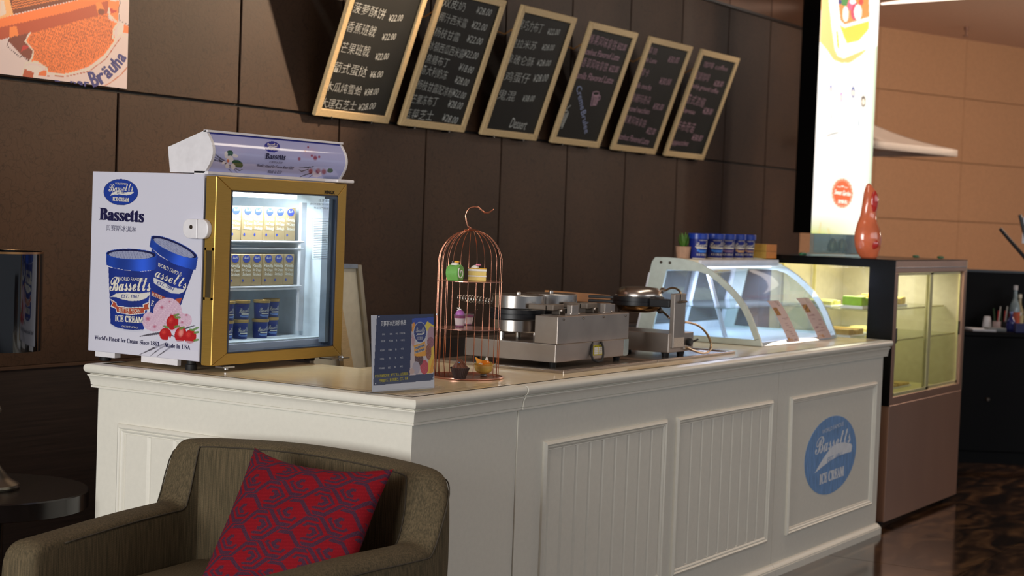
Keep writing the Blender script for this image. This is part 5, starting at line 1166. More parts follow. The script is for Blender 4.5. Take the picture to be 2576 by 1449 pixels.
for k, (x0, x1) in enumerate(((px0+.045, 8.545), (8.50, px1-.045))):
    y0 = pyf+.004+.012*k
    d_ = MB().box(x0, x0+.018, y0, y0+.010, .657, 1.274).box(x1-(.045 if k == 0 else .022), x1, y0, y0+.010, .657, 1.274).box(x0, x1, y0, y0+.010, 1.262, 1.276).box(x0, x1, y0, y0+.010, .655, .672).build('sliding_door', mDF, pcs, bevel=.001)
    MB().box(x0+.016, x1-.02, y0+.003, y0+.006, .67, 1.264).build('door_pane', mPG, d_)
    hx = x0+.006 if k == 0 else x1-.012
    MB().box(hx-.008, hx+.014, y0-.006, y0+.001, .925, 1.00).build('handle', mDarkS if k == 0 else mDarkCase, d_, bevel=.002)
MB().box(px0+.02, px1-.02, 3.40, 3.425, 1.30, 1.325).build('light_tube', M('case_tube', (255, 250, 200), emis=(255, 240, 190), es=4), pcs)
area('case_light', (8.5, 3.1, 1.318), (8.5, 3.1, 0), 1.0, .25, 10, (1, .93, .70))
MB().box(px0+.01, px1-.01, pyf+.06, pyb-.01, .615, .635).build('floor_plate', M('case_floor', (212, 204, 160), .4), pcs)
mShG = glass('case_shelf_glass', (248, 250, 242), .7, haze=(220, 220, 180), hz=.12)
for z, y0 in ((1.075, pyf+.12), (.925, pyf+.05)):
    MB().box(px0+.012, px1-.012, y0, pyb-.012, z, z+.006).build('shelf', mShG, pcs)
    MB().box(px0+.012, px1-.012, y0-.002, y0, z, z+.007).build('shelf_edge', mDF, pcs)
for x_ in (8.18, 8.62): MB().box(x_, x_+.012, pyb-.03, pyb-.015, .64, 1.32).build('shelf_post', mDF, pcs)
cakes = [((150, 200, 30), 8.02, 2.93, 1.082, .14, .12, .062, 'lime green boxed cake on the top shelf of the pastry case, nearest the end window'), ((240, 176, 40), 8.20, 2.90, 1.082, .20, .14, .070, 'orange-yellow cake on the top shelf of the pastry case'), ((232, 206, 90), 8.46, 2.92, 1.082, .22, .14, .05, 'pale yellow cake on the top shelf behind the front frame'),
         ((208, 206, 120), 8.03, 3.10, 1.082, .16, .16, .035, 'flat pale green cake tray at the back of the top shelf'), ((196, 160, 90), 8.05, 3.0, .932, .22, .18, .04, 'brown pastry tray on the lower glass shelf'), ((226, 214, 150), 8.45, 3.0, .932, .3, .2, .03, 'cream pastry tray on the lower glass shelf, farther in'),
         ((236, 226, 190), 8.15, 2.95, .6355, .3, .25, .022, 'white tray of pastries on the floor of the pastry case'), ((206, 176, 110), 8.60, 2.95, .6355, .3, .25, .022, 'tan tray of pastries on the floor of the pastry case, right half')]
for i, (c_, x, y, z, w, d, h, lb) in enumerate(cakes):
    t = thing('cake', (x+w/2, y+d/2, z), lb, 'cake', 'cakes in the pastry case')
    MB().box(x, x+w, y, y+d, z, z+h*.25).build('tray', mPW2, t, bevel=.002)
    mt = M('cake_colour_%d' % i, c_, .4, var=.15, scale=30)
    n = 3 if w > .15 else 2
    for k in range(n): MB().box(x+.006+k*(w-.008)/n, x+(k+1)*(w-.008)/n, y+.008, y+d-.008, z+h*.25, z+h*(1 if (i+k) % 2 == 0 else .88)).build('slice', mt, t, bevel=.004)
# green clay leaves on the top plate
mJade = M('jade_green', (30, 112, 70), .4, var=.4, scale=80)
for px_, py__, y_, lb in ((2305, 642, 3.0, 'small jade green ornament on the pastry case, between vase and right end'), (2388, 644, 2.88, 'small jade green ornament nearest the right end of the pastry case'), (2021, 634, 3.28, 'small dark green ornament beside the glass block at the case end')):
    q = PY(y_).at(px_, py__); q.z = pzt+.002; q.x = min(max(q.x, px0+.03), px1-.03)
    t = thing('green_ornament', q, lb, 'ornament', 'green ornaments on the pastry case')
    for k in range(5): MB().lathe([(0, 0), (.013, .003), (.012, .010), (0, .014)], q+v((k-2)*.010, .006*math.sin(k*2.1), .002*(k % 2)), 9, cap=False).build('leaf', mJade, t, smooth=True)
# glass block with gilt pine cones
q0 = PY(3.12).at(2035, 640); q1 = PY(3.12).at(2160, 645); zb = pzt+.0022
mBlk = glass('ice_glass', (226, 242, 246), 1.0, rough=.02, haze=(205, 232, 236), hz=.12)
gb = thing('glass_block', (8.13, 3.13, zb), 'clear glass box of gilt pine cones under the glowing sign on the pastry case', 'ornament')
bx_0, bx_1 = 8.02, 8.25
for (a0, a1, b0, b1, c0, c1) in ((bx_0, bx_1, 3.03, 3.05, zb, zb+.116), (bx_0, bx_0+.018, 3.05, 3.21, zb, zb+.116), (bx_1-.018, bx_1, 3.05, 3.21, zb, zb+.116), (bx_0, bx_1, 3.21, 3.23, zb, zb+.116), (bx_0-.012, bx_1+.012, 3.02, 3.24, zb, zb+.018)):
    MB().box(a0, a1, b0, b1, c0+(.0 if c1 < zb+.02 else .018), c1).build('glass_wall', mBlk, gb, bevel=.002)
mGilt = M('gilt', (200, 160, 70), .25, metal=.9)
for k, (x_, y_) in enumerate(((8.10, 3.135), (8.18, 3.115))):
    pcn = MB().lathe([(0, .02), (.020, .025), (.030, .045), (.024, .070), (.009, .092), (0, .096)], (x_, y_, zb), 14, cap=False).build('pine_cone', M('gilt_dark', (120, 96, 50), .4, metal=.6), gb, smooth=True)
    for j in range(16):
        a = j*2.4; z_ = .028+j*.0038; r_ = .031-.0011*j; MB().lathe([(0, -.006), (.0055, 0), (0, .006)], (x_+r_*math.cos(a), y_+r_*math.sin(a), zb+z_), 6, cap=False).build('scale', mGilt, pcn, smooth=True)
# coral glass vase: double lobe with an open upper ring
vx, vy = PY(2.93).at(2184, 640)[0], 2.93; vb = PY(2.93).at(2184, 648).z; sc_ = None
mVase = M('coral_glass', (236, 124, 84), .08, var=.18, scale=9, coat=.6, sss=.15)
vs = thing('coral_vase', (vx, vy, pzt+.002), 'glossy coral orange double-lobed glass vase on the pastry case', 'vase')
pv = PY(vy); ring_px = [(648, 2166, 2204), (643, 2162, 2208), (634, 2156, 2211), (620, 2151, 2215), (602, 2149, 2217), (585, 2150, 2216), (570, 2154, 2212), (557, 2158, 2207), (545, 2163, 2204), (532, 2166, 2205), (518, 2168, 2208), (500, 2171, 2210), (485, 2173, 2207), (474, 2176, 2200), (465, 2179, 2193), (460, 2183, 2189)]
vpl = Plane((vx, vy, 1.4), (dq.y, -dq.x, 0)); zoff = pzt+.002-vpl.at(2184, 648).z; rings = []
for y_, a, b in ring_px:
    A_, B_ = vpl.at(a, y_), vpl.at(b, y_); c_ = (A_+B_)/2+v(0, 0, zoff); h_ = (B_-A_).length/2; dp = Vector((-dq.y, dq.x, 0))
    rings.append([c_+dq*(h_*math.cos(t_))+dp*(h_*.62*math.sin(t_)) for t_ in np.linspace(0, 2*math.pi, 29)[:-1]])
MB().loft(rings).build('body', mVase, vs, smooth='all')
def blob(px_, py__, rx, rz, dep, mat, nm, par, rot=0):
    c_ = vpl.at(px_, py__)+v(0, 0, zoff)-Vector((-dq.y, dq.x, 0))*dep*(1 if Vector((-dq.y, dq.x, 0)).dot(CP-Vector((vx, vy, 1.4))) < 0 else -1)
    s_ = (vpl.at(px_+1, py__)-vpl.at(px_, py__)).length; rg = []
    for j in range(9):
        f_ = math.pi*j/8; rg.append([c_+dq*(rx*s_*math.sin(f_)*math.cos(t_))+Vector((-dq.y, dq.x, 0))*(.006*math.sin(f_)*math.sin(t_))+v(0, 0, rz*s_*math.cos(f_)) for t_ in np.linspace(0, 2*math.pi, 17)[:-1]])
    return MB().loft(rg).build(nm, mat, par, smooth='all')
mRedG = M('deep_red_glass', (196, 50, 44), .06, coat=.5)
blob(2197, 505, 9, 27, .022, mRedG, 'upper_hollow', vs); blob(2190, 612, 17, 14, .034, mRedG, 'lower_hollow', vs); 

# ================================================================== GLOWING MENU SIGN
sy = 4.15; s0 = PY(sy).at(2040, 587); hs_ = Vector((.935, -.353, 0)).normalized(); ns_ = Vector((-.353, -.935, 0)).normalized()
spn = Plane(s0, ns_); s1 = spn.at(2185, 592); w_s = (s1-s0).dot(hs_)*1.0; zb_ = s0.z; zt_ = 3.2; hv = v(0, 0, 1)
lb_ = thing('light_box_sign', (s0+hs_*w_s/2), 'tall glowing white menu light box showing a fruit dessert and an orange badge', 'sign')
b_ = s0+Vector((0, 0, 0)); b_.z = zb_
MB().prism([b_-ns_*.16, b_+hs_*w_s-ns_*.16, b_+hs_*w_s+v(0, 0, zt_-zb_)-ns_*.16, b_+v(0, 0, zt_-zb_)-ns_*.16], ns_*.158).build('casing', mBlack, lb_)
def face_surf(u, w):
    P_ = np.array(b_)[None]+np.outer(u*w_s, np.array(hs_)); P_[:, 2] += w*(zt_-zb_)
    bulge = .0*np.sin(math.pi*u); return P_+np.outer(bulge+.001, np.array(ns_))
V_ = lambda x, y: (2050+x/4.529, y/4.529)
def face_art(X, Y, U, W_):
    A = Art(X, Y, (250, 252, 250)); s = 4.529; p_ = lambda l: A.poly([V_(*k) for k in l])
    A.lay(np.clip((U-.72)/.28, 0, 1), (206, 226, 214), .8); A.lay((U > .955), (176, 200, 176), .8)
    bot = np.clip((Y-540)/60, 0, 1)*np.clip(1.2-U*1.3, 0, 1); A.lay(bot, (196, 216, 60), .95); A.lay(A.line([(2065, 560), (2060, 590)], 4), (230, 190, 130), .5); A.lay(A.line([(2083, 575), (2088, 592)], 4), (230, 190, 130), .5)
    A.lay(p_([(60, 480), (75, -60), (780, -60), (760, 60), (620, 250), (610, 540), (540, 620), (400, 715), (300, 715), (210, 680), (130, 560)]), (246, 196, 110)); 
    A.lay(p_([(540, 60), (700, -60), (790, -60), (745, 500), (650, 560), (590, 570), (620, 300)]), (240, 246, 246))
    A.lay(p_([(150, -60), (620, -60), (690, 400), (680, 500), (620, 545), (330, 665), (260, 640), (225, 560), (190, 300)]), (252, 252, 255))
    A.lay(p_([(260, -60), (615, -60), (620, 190), (340, 280), (290, 230)]), (240, 140, 60)); A.lay(p_([(280, 275), (330, 310), (620, 235), (615, 330), (500, 465), (365, 495), (330, 420)]), (250, 206, 50)); 
    A.lay(p_([(240, 350), (262, 360), (280, 560), (255, 540)]), (250, 200, 60))
    for cx_, cy_, rx, ry, c in ((340, 20, 50, 50, (60, 140, 60)), (450, 120, 44, 110, (220, 50, 90)), (400, 60, 30, 60, (235, 90, 130)), (525, 20, 26, 40, (220, 60, 50)), (350, 160, 34, 90, (255, 245, 240)), (490, 140, 44, 90, (255, 250, 250)), (285, 20, 20, 30, (40, 40, 130)), (430, 20, 36, 30, (250, 240, 250))):
        A.lay(A.ell(*V_(cx_, cy_), rx/s, ry/s), c)
    A.lay(p_([(275, 225), (320, 290), (350, 300), (615, 215), (625, 235), (345, 315), (310, 305), (275, 260)]), (250, 248, 252))
    for cx_, cy_, rx, ry, c in ((182, 1010, 14, 44, (120, 130, 200)), (300, 1105, 14, 60, (190, 160, 210)), (435, 1050, 22, 66, (90, 110, 170)), (552, 1155, 26, 66, (86, 76, 66))):
        e = A.ell(*V_(cx_, cy_), rx/s, ry/s); A.lay(e, c); A.lay(A.ell(*V_(cx_, cy_+8), rx*.6/s, ry*.55/s), (240, 236, 220))
    for x_, y_ in ((245, 1340), (312, 1390), (185, 1325)): A.lay(A.line([V_(x_, y_-30), V_(x_+8, y_+30)], 2), (100, 150, 190), .8)
    A.lay(A.line([V_(505, 1345), V_(495, 1440)], 2.2), (120, 160, 190)); A.lay(A.line([(2081, 342), (2093, 337), (2108, 334)], 2), (60, 90, 90)); A.lay(A.line([(2130, 332), (2165, 334)], 1.4), (130, 150, 150), .7)
    # badge with a scalloped edge
    dx, dy = (X-2119)/27, (Y-486)/38; r_ = np.hypot(dx, dy); th = np.arctan2(dy, dx)
    A.lay(r_ < 1.0+.03*np.cos(22*th), (250, 216, 190)); A.lay(r_ < .93+.03*np.cos(22*th), (226, 96, 44)); A.lay((abs(r_-.84) < .02), (250, 190, 160))
    return A.c
fo = quad_mesh('light_face', 0, 0, 0, 0, 110, 380, face_art, printed('light_face_print', .4, emit=.62), lb_, surf=face_surf)
sp3 = Plane(b_+ns_*.0015, ns_); mWE = M('badge_white', (255, 250, 245), emis=(255, 246, 238), es=1.6)
for t_, a, b, h in (('Sweet Garden', (2099, 488), (2140, 494), 12), ('甜蜜园', (2108, 511), (2130, 513), 9), ('~*~', (2105, 470), (2133, 473), 5)):
    Letters().px(sp3, t_, a, b, h, shear=.3 if 'S' in t_ else 0).build('lettering', mWE, fo)

# ================================================================== FAR BACKGROUND: PARASOL, RECEPTION DESK
ud = 11.2
def at_depth(px_, py__, d): r_ = ray(px_, py__); return CP+r_/r_.dot(CF)*d
tip = at_depth(2408, 378, 12.8); apex = at_depth(2150, 294, 12.8)
c_ = Vector((apex.x, apex.y, tip.z)); rv = tip-c_; rv.z = 0; Ru = rv.length; a0 = math.atan2(rv.y, rv.x)
um = thing('parasol', (c_.x, c_.y, 0), 'white square parasol behind the glowing sign, one corner showing', 'parasol')
cor = [Vector((c_.x+Ru*math.cos(a0+k*math.pi/2), c_.y+Ru*math.sin(a0+k*math.pi/2), tip.z)) for k in range(4)]
mCan = M('parasol_canvas', (226, 212, 200), .8, var=.03)
for k in range(4):
    A_, B_ = cor[k], cor[(k+1) % 4]; rg = []
    n = 8; m = MB(); vs_ = []; fs_ = []
    for i in range(n+1):
        for j in range(n+1):
            s_, t_ = i/n, j/n; e = A_.lerp(B_, t_); p_ = apex.lerp(e, s_); p_ = p_-v(0, 0, .03*math.sin(math.pi*s_)); vs_.append(p_)
    for i in range(n):
        for j in range(n): a = i*(n+1)+j; fs_.append((a, a+1, a+n+2, a+n+1))
    for j in range(n+1): vs_.append(vs_[n*(n+1)+j]-v(0, 0, .05))
    b0_ = (n+1)*(n+1)
    for j in range(n): fs_.append((n*(n+1)+j, n*(n+1)+j+1, b0_+j+1, b0_+j))
    m.add(vs_, fs_); o = m.build('canopy_panel', mCan, um, smooth=True); sd = o.modifiers.new('thickness', 'SOLIDIFY'); sd.thickness = .004
    MB().tube([apex-v(0, 0, .10), cor[k].lerp(apex, .03)-v(0, 0, .05)], .009, 6).build('rib', mIron, um)
MB().cyl((c_.x, c_.y, .12), .025, apex.z-.05-.12, 16).build('pole', M('pole_wood', (120, 90, 66), .5), um); MB().lathe([(.26, 0), (.26, .06), (.06, .12), (.04, .16)], (c_.x, c_.y, .0), 28).build('foot', M('stone_base', (120, 116, 110), .7), um, smooth=True)
# reception desk
h2 = Vector((.532, -.846, 0)).normalized(); n2 = Vector((-.846, -.532, 0)).normalized(); D0 = PZ(0).at(2430, 1165)-h2*.35; LD = 2.6; LZ = .858
def dbox(s0_, s1_, d0, d1, z0, z1): return [D0+h2*s0_-n2*d0+v(0, 0, z0), D0+h2*s1_-n2*d0+v(0, 0, z0), D0+h2*s1_-n2*d1+v(0, 0, z0), D0+h2*s0_-n2*d1+v(0, 0, z0)], (0, 0, z1-z0)
mBW = M('black_desk', (7, 6, 7), .4, spec=.12)
dk = thing('reception_desk', D0+h2*1.3, 'black reception desk with a low ledge and taller back at the right edge', 'desk')
MB().prism(*dbox(0, LD, 0, .40, .08, LZ-.03)).build('front_cabinet', mBW, dk, bevel=.004); MB().prism(*dbox(.03, LD-.03, .04, .4, 0, .08)).build('plinth', mBW, dk)
MB().prism(*dbox(-.01, LD+.01, -.02, .40, LZ-.03, LZ)).build('ledge', mBW, dk, bevel=.004)
MB().prism(*dbox(0, LD, .40, .46, 0, 1.235)).build('back_panel', mBW, dk, bevel=.003); MB().prism(*dbox(-.01, LD+.01, .39, .47, 1.235, 1.25)).build('cap', M('slate_cap', (58, 66, 74), .4), dk)
kq = D0+h2*.47+v(0, 0, .42)+n2*.001; MB().obox(kq+n2*.006, h2*.012, v(0, 0, .012), n2*.006).build('door_knob', mDarkS, dk, bevel=.005)
def onledge(px_, d=.15): 
    pl2 = Plane(D0-n2*d, n2); q_ = pl2.at(px_, 830); q_.z = LZ+.001; return q_
# papers, tumbler, pen cups, bottles
q = onledge(2466, .12); o = MB().obox(q+v(0, 0, .006), h2*.075, n2*.10, v(0, 0, .006)).build('paper_stack', mPW2, None, loc=q); tag(o, 'white stack of papers on the black desk ledge', 'papers')
q = onledge(2503, .08); o = MB().obox(q+v(0, 0, .012), h2*.06, n2*.05, v(0, 0, .012)).build('clip_folder', M('grey_folder', (120, 126, 130), .4), None, bevel=.004, loc=q); tag(o, 'small grey folder lying behind the papers on the desk', 'folder')
q = onledge(2482, .24); o = MB().lathe([(.028, 0), (.030, .03), (.022, .08), (.020, .088), (0, .09)], q, 20).build('white_tumbler', mPW2, None, smooth=True, loc=q); tag(o, 'white upturned tumbler beside the pens on the black desk', 'tumbler')
def pens(px_, d, cc, n, lb):
    q = onledge(px_, d); t = thing('pen_cup', q, lb, 'pen cup', 'pen cups on the black desk')
    MB().lathe([(.024, 0), (.026, .06), (.023, .06), (.021, .004)], q, 16).build('cup', M('cup_%s' % px_, cc, .4), t, smooth=True)
    for k in range(n):
        a = k*2.1; c3 = ((190, 40, 40), (50, 140, 80), (210, 210, 205), (180, 50, 60), (60, 90, 60))[k % 5]
        MB().tube([q+v(.010*math.cos(a), .010*math.sin(a), .01), q+v(.026*math.cos(a), .026*math.sin(a), .13+.015*(k % 3))], .0045, 6).build('pen', M('pen_%d' % (k % 5), c3, .35), t)
pens(2507, .18, (210, 190, 190), 5, 'pale cup of red and green pens on the black desk'); pens(2524, .22, (40, 40, 42), 5, 'dark cup of pens beside the pale pen cup')
def bottle(px_, d, h, r_, cc, lb, cap, band_):
    q = onledge(px_, d); t = thing('bottle', q, lb, 'bottle', 'bottles on the black desk')
    MB().lathe([(r_*.95, 0), (r_, .006), (r_, h*.5), (r_*.85, h*.58), (r_*.38, h*.72), (r_*.34, h*.92)], q, 20).build('bottle_body', M('bottle_%s' % px_, cc, .1, coat=.5), t, smooth=True)
    MB().lathe([(r_*.4, h*.90), (r_*.4, h)], q, 16).build('cap', M('cap_%s' % px_, cap, .3), t); MB().lathe([(r_*1.01, h*.12), (r_*1.01, h*.42)], q, 20, cap=False).build('label', M('lab_%s' % px_, band_, .5), t, smooth=True)
bottle(2550, .2, .30, .034, (120, 140, 150), 'tallest bottle with a silver top and rust band on the desk', (200, 200, 205), (170, 74, 44)); bottle(2542, .12, .13, .028, (20, 34, 110), 'short dark blue bottle in front of the tall bottle', (120, 140, 200), (30, 44, 130)); bottle(2562, .26, .24, .030, (150, 140, 110), 'pale bottle behind the tall silver-topped bottle', (220, 216, 200), (180, 170, 130))
q = onledge(2575, .03); o = MB().obox(q+v(0, 0, .03), h2*.06, n2*.03, v(0, 0, .03)).build('blue_box', M('deep_blue_box', (16, 24, 86), .35), None, bevel=.004, loc=q); tag(o, 'deep blue box in front of the bottles at the right edge', 'box')
# black easel arms rising beyond the desk
q0, q1 = at_depth(2516, 575, 10.2), at_depth(2640, 720, 10.2); t = thing('easel', onledge(2640, .1), 'black angled stand arm against the beige wall at the right edge', 'stand')
MB().tube([q0, q1, Vector((q1.x, q1.y, LZ+.002))], .012, 6).build('arm', mIron, t); MB().tube([at_depth(2566, 540, 10.2), at_depth(2610, 720, 10.2)], .012, 6).build('arm', mIron, t)
MB().obox(at_depth(2585, 580, 10.2), h2*.03, v(0, 0, .08), n2*.003).build('label_card', mPW2, t); MB().lathe([(.10, 0), (.10, .008), (.02, .012)], (q1.x, q1.y, LZ+.001), 20).build('foot', mIron, t)

# ================================================================== POSTER
pp_ = PY(WY-.006); pc0 = v(3.45, WY-.006, 1.928); pxr = 4.728
tag_p = thing('poster', ((3.45+pxr)/2, WY-.006, 1.928), 'orange brewery poster with an old town drawing and curved blue lettering', 'poster')
MB().box(3.45, pxr, WY-.005, WY-.001, 1.928, 2.92).build('backing', mPW2, tag_p)
G_ = lambda x, y: (x/3.15, y/3.15)
def poster_art(X, Y, U, V):
    A = Art(X, Y, (216, 198, 196)); s = 3.15; p_ = lambda l: A.poly([G_(*k) for k in l])
    n1, n2_, n3 = A.noise(.25, 1), A.noise(.9, 2), A.noise(1.6, 5)
    # plinth and map
    A.lay(p_([(240, 255), (850, 90), (860, 150), (930, 185), (900, 260), (915, 320), (820, 440), (700, 530), (560, 575), (470, 590), (380, 570), (350, 530), (240, 480), (265, 430), (225, 350), (195, 325)]), (240, 122, 52))
    mp_ = p_([(250, 260), (850, 100), (890, 200), (900, 320), (800, 440), (680, 530), (480, 580), (380, 565), (270, 470), (265, 400), (225, 345)])
    A.lay(mp_ & (n3 > .35), (150, 62, 24), .55); A.lay(mp_ & (abs(n2_) < .06), (110, 44, 20), .6); A.lay(mp_ & (Y < G_(0, 330)[1]) & (n2_ > .4), (170, 70, 26), .6)
    gx, gy = np.sin(X*1.6+Y*.25), np.sin(Y*1.4-X*.3); A.lay(mp_ & (gx*gy > .62), (120, 46, 18), .55)
    # wooden press base
    A.lay(p_([(-40, 150), (0, 145), (500, 30), (720, -30), (880, -30), (860, 60), (850, 105), (240, 262), (60, 300), (0, 318), (-40, 320)]), (176, 66, 26)); A.lay(p_([(-40, 150), (0, 145), (700, -20), (880, -30), (870, 0), (560, 90), (60, 205), (-40, 225)]), (236, 116, 48))
    A.lay(p_([(60, -40), (900, -40), (640, -10), (100, 115)]), (110, 44, 20)); 
    for k in range(5): A.lay(A.line([G_(100, 20+k*20-30), G_(620, -100+k*20-20)], 3), (236, 130, 60), .8)
    A.lay(p_([(-40, -40), (70, -40), (105, 115), (0, 150), (-40, 150)]), (230, 170, 110))
    A.lay(p_([(0, 0), (30, 0), (50, 110), (0, 130)]), (216, 196, 180))
    for l in ([(78, 215), (130, 205), (152, 300), (148, 335), (100, 335), (75, 290)], [(758, 20), (800, 12), (828, 80), (815, 110), (780, 118), (765, 70)]):
        A.lay(p_(l), (240, 130, 54)); cx = sum(a for a, b in l)/6; cy = max(b for a, b in l)-26; A.lay(A.ell(*G_(cx+10, cy), 26/s, 24/s), (120, 44, 26))
    # parchment edges
    A.lay(p_([(60, 320), (75, 300), (225, 262), (195, 325), (255, 400), (262, 445), (232, 480), (165, 432)]), (120, 44, 24)); A.lay(p_([(180, 360), (240, 370), (165, 410)]), (190, 34, 34))
    A.lay(p_([(855, 0), (945, 10), (935, 170), (900, 165), (862, 120)]), (236, 128, 60)); A.lay(p_([(868, 62), (935, 92), (880, 108)]), (190, 34, 34)); A.lay(p_([(985, 190), (1020, 210), (1020, 270), (960, 250)]), (236, 120, 50))
    A.lay(p_([(190, 540), (240, 560), (275, 580), (262, 640), (170, 620)]), (180, 74, 32)); A.lay(p_([(300, 545), (370, 560), (365, 600), (300, 600)]), (226, 110, 50)); A.lay(A.ell(*G_(270, 545), 70/s, 26/s, 8), (218, 206, 198)); A.lay(p_([(268, 560), (308, 570), (300, 640), (262, 632)]), (218, 206, 198)); A.lay(A.ell(*G_(955, 230), 24/s, 56/s, 14), (218, 206, 198))
    for pts, w, c in (([(240, 262), (200, 325), (262, 400), (258, 450), (232, 490), (205, 500), (170, 610)], 11, (216, 206, 190)), ([(75, 305), (55, 365), (160, 455), (175, 440), (235, 490)], 5, (70, 44, 60)), ([(232, 490), (300, 495), (375, 545), (375, 585), (520, 590), (700, 550), (820, 460), (915, 318), (895, 300), (900, 230), (935, 185), (870, 120), (862, 65)], 13, (216, 206, 190)),
                      ([(375, 600), (520, 606), (705, 566), (835, 470), (955, 300)], 6, (176, 84, 44)), ([(945, 0), (955, 20), (940, 60), (945, 160), (1020, 200)], 4, (60, 44, 66)), ([(905, 310), (960, 270), (1020, 310)], 9, (216, 206, 190)), ([(790, 700), (870, 660), (960, 590), (1020, 520)], 8, (196, 120, 90))):
        A.lay(A.line([G_(*p) for p in pts], w/s), c)
    return A.c
po = quad_mesh('poster_print', v(3.45, WY-.0062, 1.928), v(pxr, WY-.0062, 1.928), v(pxr, WY-.0062, 2.92), v(3.45, WY-.0062, 2.92), 420, 230, poster_art, printed('poster_ink', .5), tag_p)
pl4 = PY(WY-.0064); mNB = M('poster_blue_ink', (26, 34, 120), .5)
path = [(735, 692), (800, 672), (858, 632), (905, 590), (948, 545), (982, 500), (1012, 452)]
for ch_, (a, b) in zip('Bräuhau', zip(path, path[1:]+[(1040, 400)])):
    if ch_ == 'u' and a[0] > 1000: continue
    a2, b2 = G_(a[0]+4, a[1]), G_(b[0]-8, b[1]+6); h_ = {'B': 42, 'h': 40, 'ä': 37}.get(ch_, 29)
    if max(a2[0], b2[0]) > 321: b2 = (321, b2[1])
    p0, p1 = pl4.at(*a2), pl4.at(*b2); d_ = (p1-p0).normalized(); up_ = Vector((0, -1, 0)).cross(d_); up_ = up_ if up_.z > 0 else -up_
    up_ = (up_+Vector((-.35, 0, .1))).normalized(); hh = (pl4.at(a2[0], a2[1]-h_)-p0).length
    Letters().box(ch_, p0, p1, up_, hh, Vector((0, -1, 0)), offset=.02, heavy=.03).build('lettering', mNB, po)
for ch_, a, b, h_ in (('e', (610, 664), (655, 680), 12), ('r', (665, 684), (705, 690), 16), ('n', (555, 655), (600, 664), 6), ('a', (430, 644), (480, 650), 4)):
    Letters().px(pl4, ch_, G_(*a), G_(*b), h_*.8, offset=.03).build('lettering', mNB, po)

# ================================================================== LEFT TABLE AND LAMP
TC = Vector((3.66, 4.282, -.025)); TR = .315
mTab = M('black_stained_wood', (20, 15, 14), .22, var=.3)
tb = thing('round_side_table', (TC.x, TC.y, 0), 'dark round side table with a thick rim beside the cream counter', 'table')
MB().lathe([(TR*.98, .492), (TR, .495), (TR, .548), (TR*.985, .552)], TC, 64).build('tabletop', mTab, tb, smooth=30)
MB().lathe([(.045, .02), (.045, .492)], TC, 24).build('stem', mTab, tb, smooth=True); MB().lathe([(.2, 0), (.2, .012), (.05, .022)], TC, 40).build('foot', mTab, tb, smooth=True)
lq = Vector((TC.x+.002, TC.y+.008, .5275)); mPew = M('pewter', (128, 122, 110), .28, metal=.85)
lm = thing('table_lamp', lq, 'table lamp with a glossy black drum shade and pewter base', 'lamp')
MB().lathe([(.095, 0), (.098, .006), (.096, .014), (.070, .030), (.060, .040), (.034, .075), (.024, .11), (.018, .16), (.016, .22), (.022, .235), (.034, .245), (.036, .258), (.030, .270), (.014, .276), (.012, .44)], lq, 40).build('lamp_base', mPew, lm, smooth=True)
r0 = .155; zl0, zl1 = .456, .778
MB().lathe([(r0, zl0), (r0, zl1), (r0-.003, zl1), (r0-.003, zl0)], lq, 64, cap=False).build('lamp_shade', M('black_gloss_shade', (10, 10, 12), .07, coat=.5), lm, smooth=True)
MB().lathe([(r0+.001, zl1-.006), (r0+.001, zl1+.001), (r0-.004, zl1+.001)], lq, 64, cap=False).build('shade_rim', M('brass_rim', (150, 110, 70), .3, metal=.8), lm, smooth=True); MB().lathe([(.012, .44), (.012, .72)], lq, 12).build('lamp_rod', mPew, lm)

# ================================================================== ARMCHAIR AND CUSHION
mFab = bpy.data.materials.new('olive_brown_weave'); mFab.use_nodes = True; nt = mFab.node_tree; p = nt.nodes['Principled BSDF']; p.inputs['Roughness'].default_value = .85; p.inputs['Specular IOR Level'].default_value = .2
tc = nt.nodes.new('ShaderNodeTexCoord'); ramps = []
for (sc_, st, lo_, hi_) in ((1, (260, 260, 9), .42, .75), (1, (400, 400, 400), .3, .7)):
    mp = nt.nodes.new('ShaderNodeMapping'); mp.inputs['Scale'].default_value = st; nz = nt.nodes.new('ShaderNodeTexNoise'); nz.inputs['Scale'].default_value = sc_; nz.inputs['Detail'].default_value = 2
    nt.links.new(tc.outputs['Object'], mp.inputs[0]); nt.links.new(mp.outputs[0], nz.inputs['Vector']); ramps.append(nz)
cr = nt.nodes.new('ShaderNodeValToRGB'); e = cr.color_ramp.elements; e[0].position = .35; e[0].color = rgb(84, 75, 56); e[1].position = .72; e[1].color = rgb(118, 103, 78); nt.links.new(ramps[0].outputs['Fac'], cr.inputs[0])
mx = nt.nodes.new('ShaderNodeMix'); mx.data_type = 'RGBA'; mx.blend_type = 'MULTIPLY'; mx.inputs[0].default_value = .5; nt.links.new(cr.outputs[0], mx.inputs[6]); nt.links.new(ramps[1].outputs['Fac'], mx.inputs[7]); nt.links.new(mx.outputs[2], p.inputs['Base Color'])
wv = nt.nodes.new('ShaderNodeTexWave'); wv.wave_type = 'BANDS'; wv.bands_direction = 'Z'; wv.inputs['Scale'].default_value = 110; nt.links.new(tc.outputs['Object'], wv.inputs[0]); bp_ = nt.nodes.new('ShaderNodeBump'); bp_.inputs['Strength'].default_value = .35; bp_.inputs['Distance'].default_value = .001; nt.links.new(wv.outputs['Fac'], bp_.inputs['Height']); nt.links.new(bp_.outputs[0], p.inputs['Normal'])
ach = thing('armchair', (3.3, 2.98, 0), 'olive brown upholstered armchair with sloping arms in front of the counter', 'armchair')
